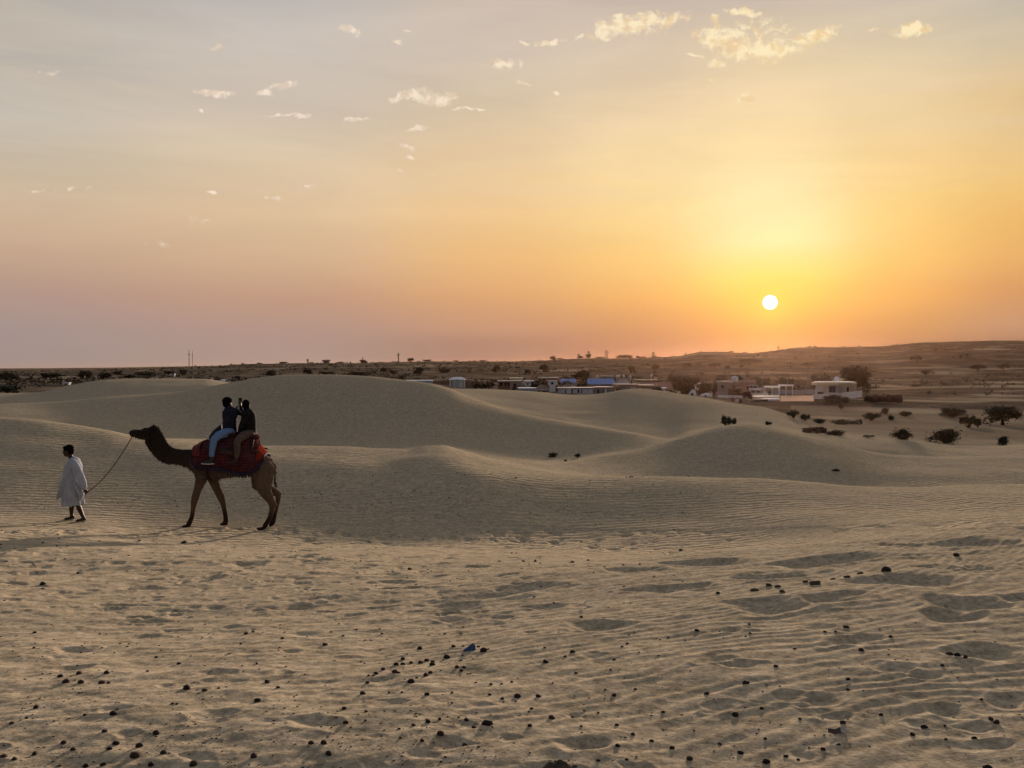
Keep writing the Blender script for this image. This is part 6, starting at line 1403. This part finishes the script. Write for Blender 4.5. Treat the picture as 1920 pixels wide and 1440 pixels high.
# the grit between them, too fine to count
gr = []; rs = np.random.default_rng(44)
gu = np.concatenate([rs.uniform(-40, 900, 750), rs.uniform(-60, 1980, 1500), rs.uniform(-60, 1300, 320), rs.uniform(520, 1300, 170), rs.uniform(-20, 560, 60)]); gv = np.concatenate([1180 + 275 * rs.random(750) ** .7, 1110 + 345 * rs.random(1500) ** .8, rs.uniform(990, 1110, 320), rs.uniform(885, 985, 170), rs.uniform(905, 975, 60)])
dn = fbm(gu * .006, gv * .012, 3, 3) + .12; kp = (rs.random(len(gu)) < .30 + 1.0 * dn) | (gv < 1110); kp &= (gu < 1250) | (gv < 1110) | (rs.random(len(gu)) < .6); gu, gv = gu[kp], gv[kp]
gY = _solve_many(gu, gv); gX = (gu - 960) / F * gY; gZ = ground_z(gX, gY); base = [Vector(v.co) for v in stone_mesh(5, 1).vertices]; tri = [tuple(p.vertices) for p in stone_mesh(5, 1).polygons]; V = []; FF = []
for x, y, z in zip(gX, gY, gZ):
    s = rs.uniform(1.4, 4.6) * y / F if y < 18 else rs.uniform(.8, 3.4) * y / F; a = rs.uniform(0, 6.28); o = len(V); c_, s_ = math.cos(a), math.sin(a); fl = rs.uniform(.4, .9)
    V += [(x + s * (p.x * c_ - p.y * s_) * 1.3, y + s * (p.x * s_ + p.y * c_), z + s * (p.z * fl + .12)) for p in base]; FF += [tuple(i + o for i in t) for t in tri]
me = bpy.data.meshes.new('grit'); me.from_pydata(V, [], FF); me.materials.append(PEB[0]); me.polygons.foreach_set('use_smooth', [True]*len(me.polygons)); me.update(); tag(link('grit', me), 'fine dark grit and crumbs scattered over the sand', kind='stuff')
# blue scrap, white strip, wrapper, clod
X, Y, z = on_ground(880, 1216); sz = 22 * Y / F
vs = [(-.55,-.1,0),(.1,-.25,.02),(.55,-.1,.0),(-.25,.12,.22),(.30,.15,.62),(.52,.2,.35),(-.5,.25,.05),(.1,.35,.30)]
ob = MB().add([(a*sz, b*sz, c*sz) for a, b, c in vs], [(0,1,3),(1,4,3),(1,2,5,4),(3,4,7,6),(4,5,7),(0,3,6)]).build('plastic_scrap', mat('blue_plastic', (.022,.060,.16), .4, .25, 20), None, (X, Y, z)); md = ob.modifiers.new('t','SOLIDIFY'); md.thickness = .0025; tag(ob, 'crumpled dark blue plastic scrap among the stones', 'litter')
X, Y, z = on_ground(1104, 1137); sz = 21 * Y / F; m = MB(); m.tube([(.10*sz,0,.62*sz,.075*sz,.03*sz),(-.28*sz,0,.45*sz,.085*sz,.03*sz),(-.45*sz,0,.28*sz,.085*sz,.03*sz),(-.30*sz,-.1*sz,.12*sz,.085*sz,.03*sz),(.10*sz,-.2*sz,.05*sz,.08*sz,.03*sz),(.55*sz,-.25*sz,.02*sz,.07*sz,.03*sz)], seg=8)
ob = m.build('bent_strip', mat('white_plastic', (.75,.73,.70), .5, .08, 20), None, (X, Y, z), smooth=True); tag(ob, 'white bent strip sticking out of the sand near the hollows', 'litter')
X, Y, z = on_ground(1570, 1370); sz = 36 * Y / F
vs = [(-.5,-.05,.06),(-.2,-.16,.02),(.15,-.14,.08),(.42,-.10,.03),(-.45,.12,.20),(-.1,.10,.16),(.2,.12,.26),(.5,.10,.22),(-.3,.2,.05),(.3,.22,.06)]
wr = MB(); wr.add([(a*sz, b*sz, c*sz) for a, b, c in vs], [(0,1,5,4),(1,2,6,5),(4,5,8),(5,6,9,8)]); wr.cur = 1; wr.add([(a*sz, b*sz, c*sz+.001) for a, b, c in (vs[2],vs[3],vs[7],vs[6],vs[9])], [(0,1,2,3),(3,2,4)])
ob = wr.build('wrapper', [mat('brown_wrapper', (.075,.045,.035), .5, .4, 25), mat('silver_wrapper', (.42,.40,.38), .4, .3, 25)], None, (X, Y, z)); md = ob.modifiers.new('t','SOLIDIFY'); md.thickness = .002; tag(ob, 'crushed brown and silver wrapper lying on the ripples', 'litter')
X, Y, z = on_ground(1050, 1442); sz = 74 * Y / F; m = MB(); rs = np.random.default_rng(9)
for k in range(46):
    a = rs.uniform(0, 6.28); r = rs.uniform(0, .46) ; m.ball((r*math.cos(a)*sz, r*math.sin(a)*sz*.7, sz*(.30*(1-(r/.5)**2))*rs.uniform(.5, 1.05)), (sz*rs.uniform(.04,.10), sz*rs.uniform(.04,.10), sz*rs.uniform(.04,.09)), 8)
m.ball((0,0,.05*sz), (.44*sz,.32*sz,.22*sz), 12)
ob = m.fuse('sand_clod', mat('damp_sand', (.10,.080,.058), .95, .35, 30, bump=1.0, bscale=80), .003, None, smooth=1); ob.location = (X, Y, z - .01); tag(ob, 'crumbly dark clod of sand at the lower frame edge', 'clod')
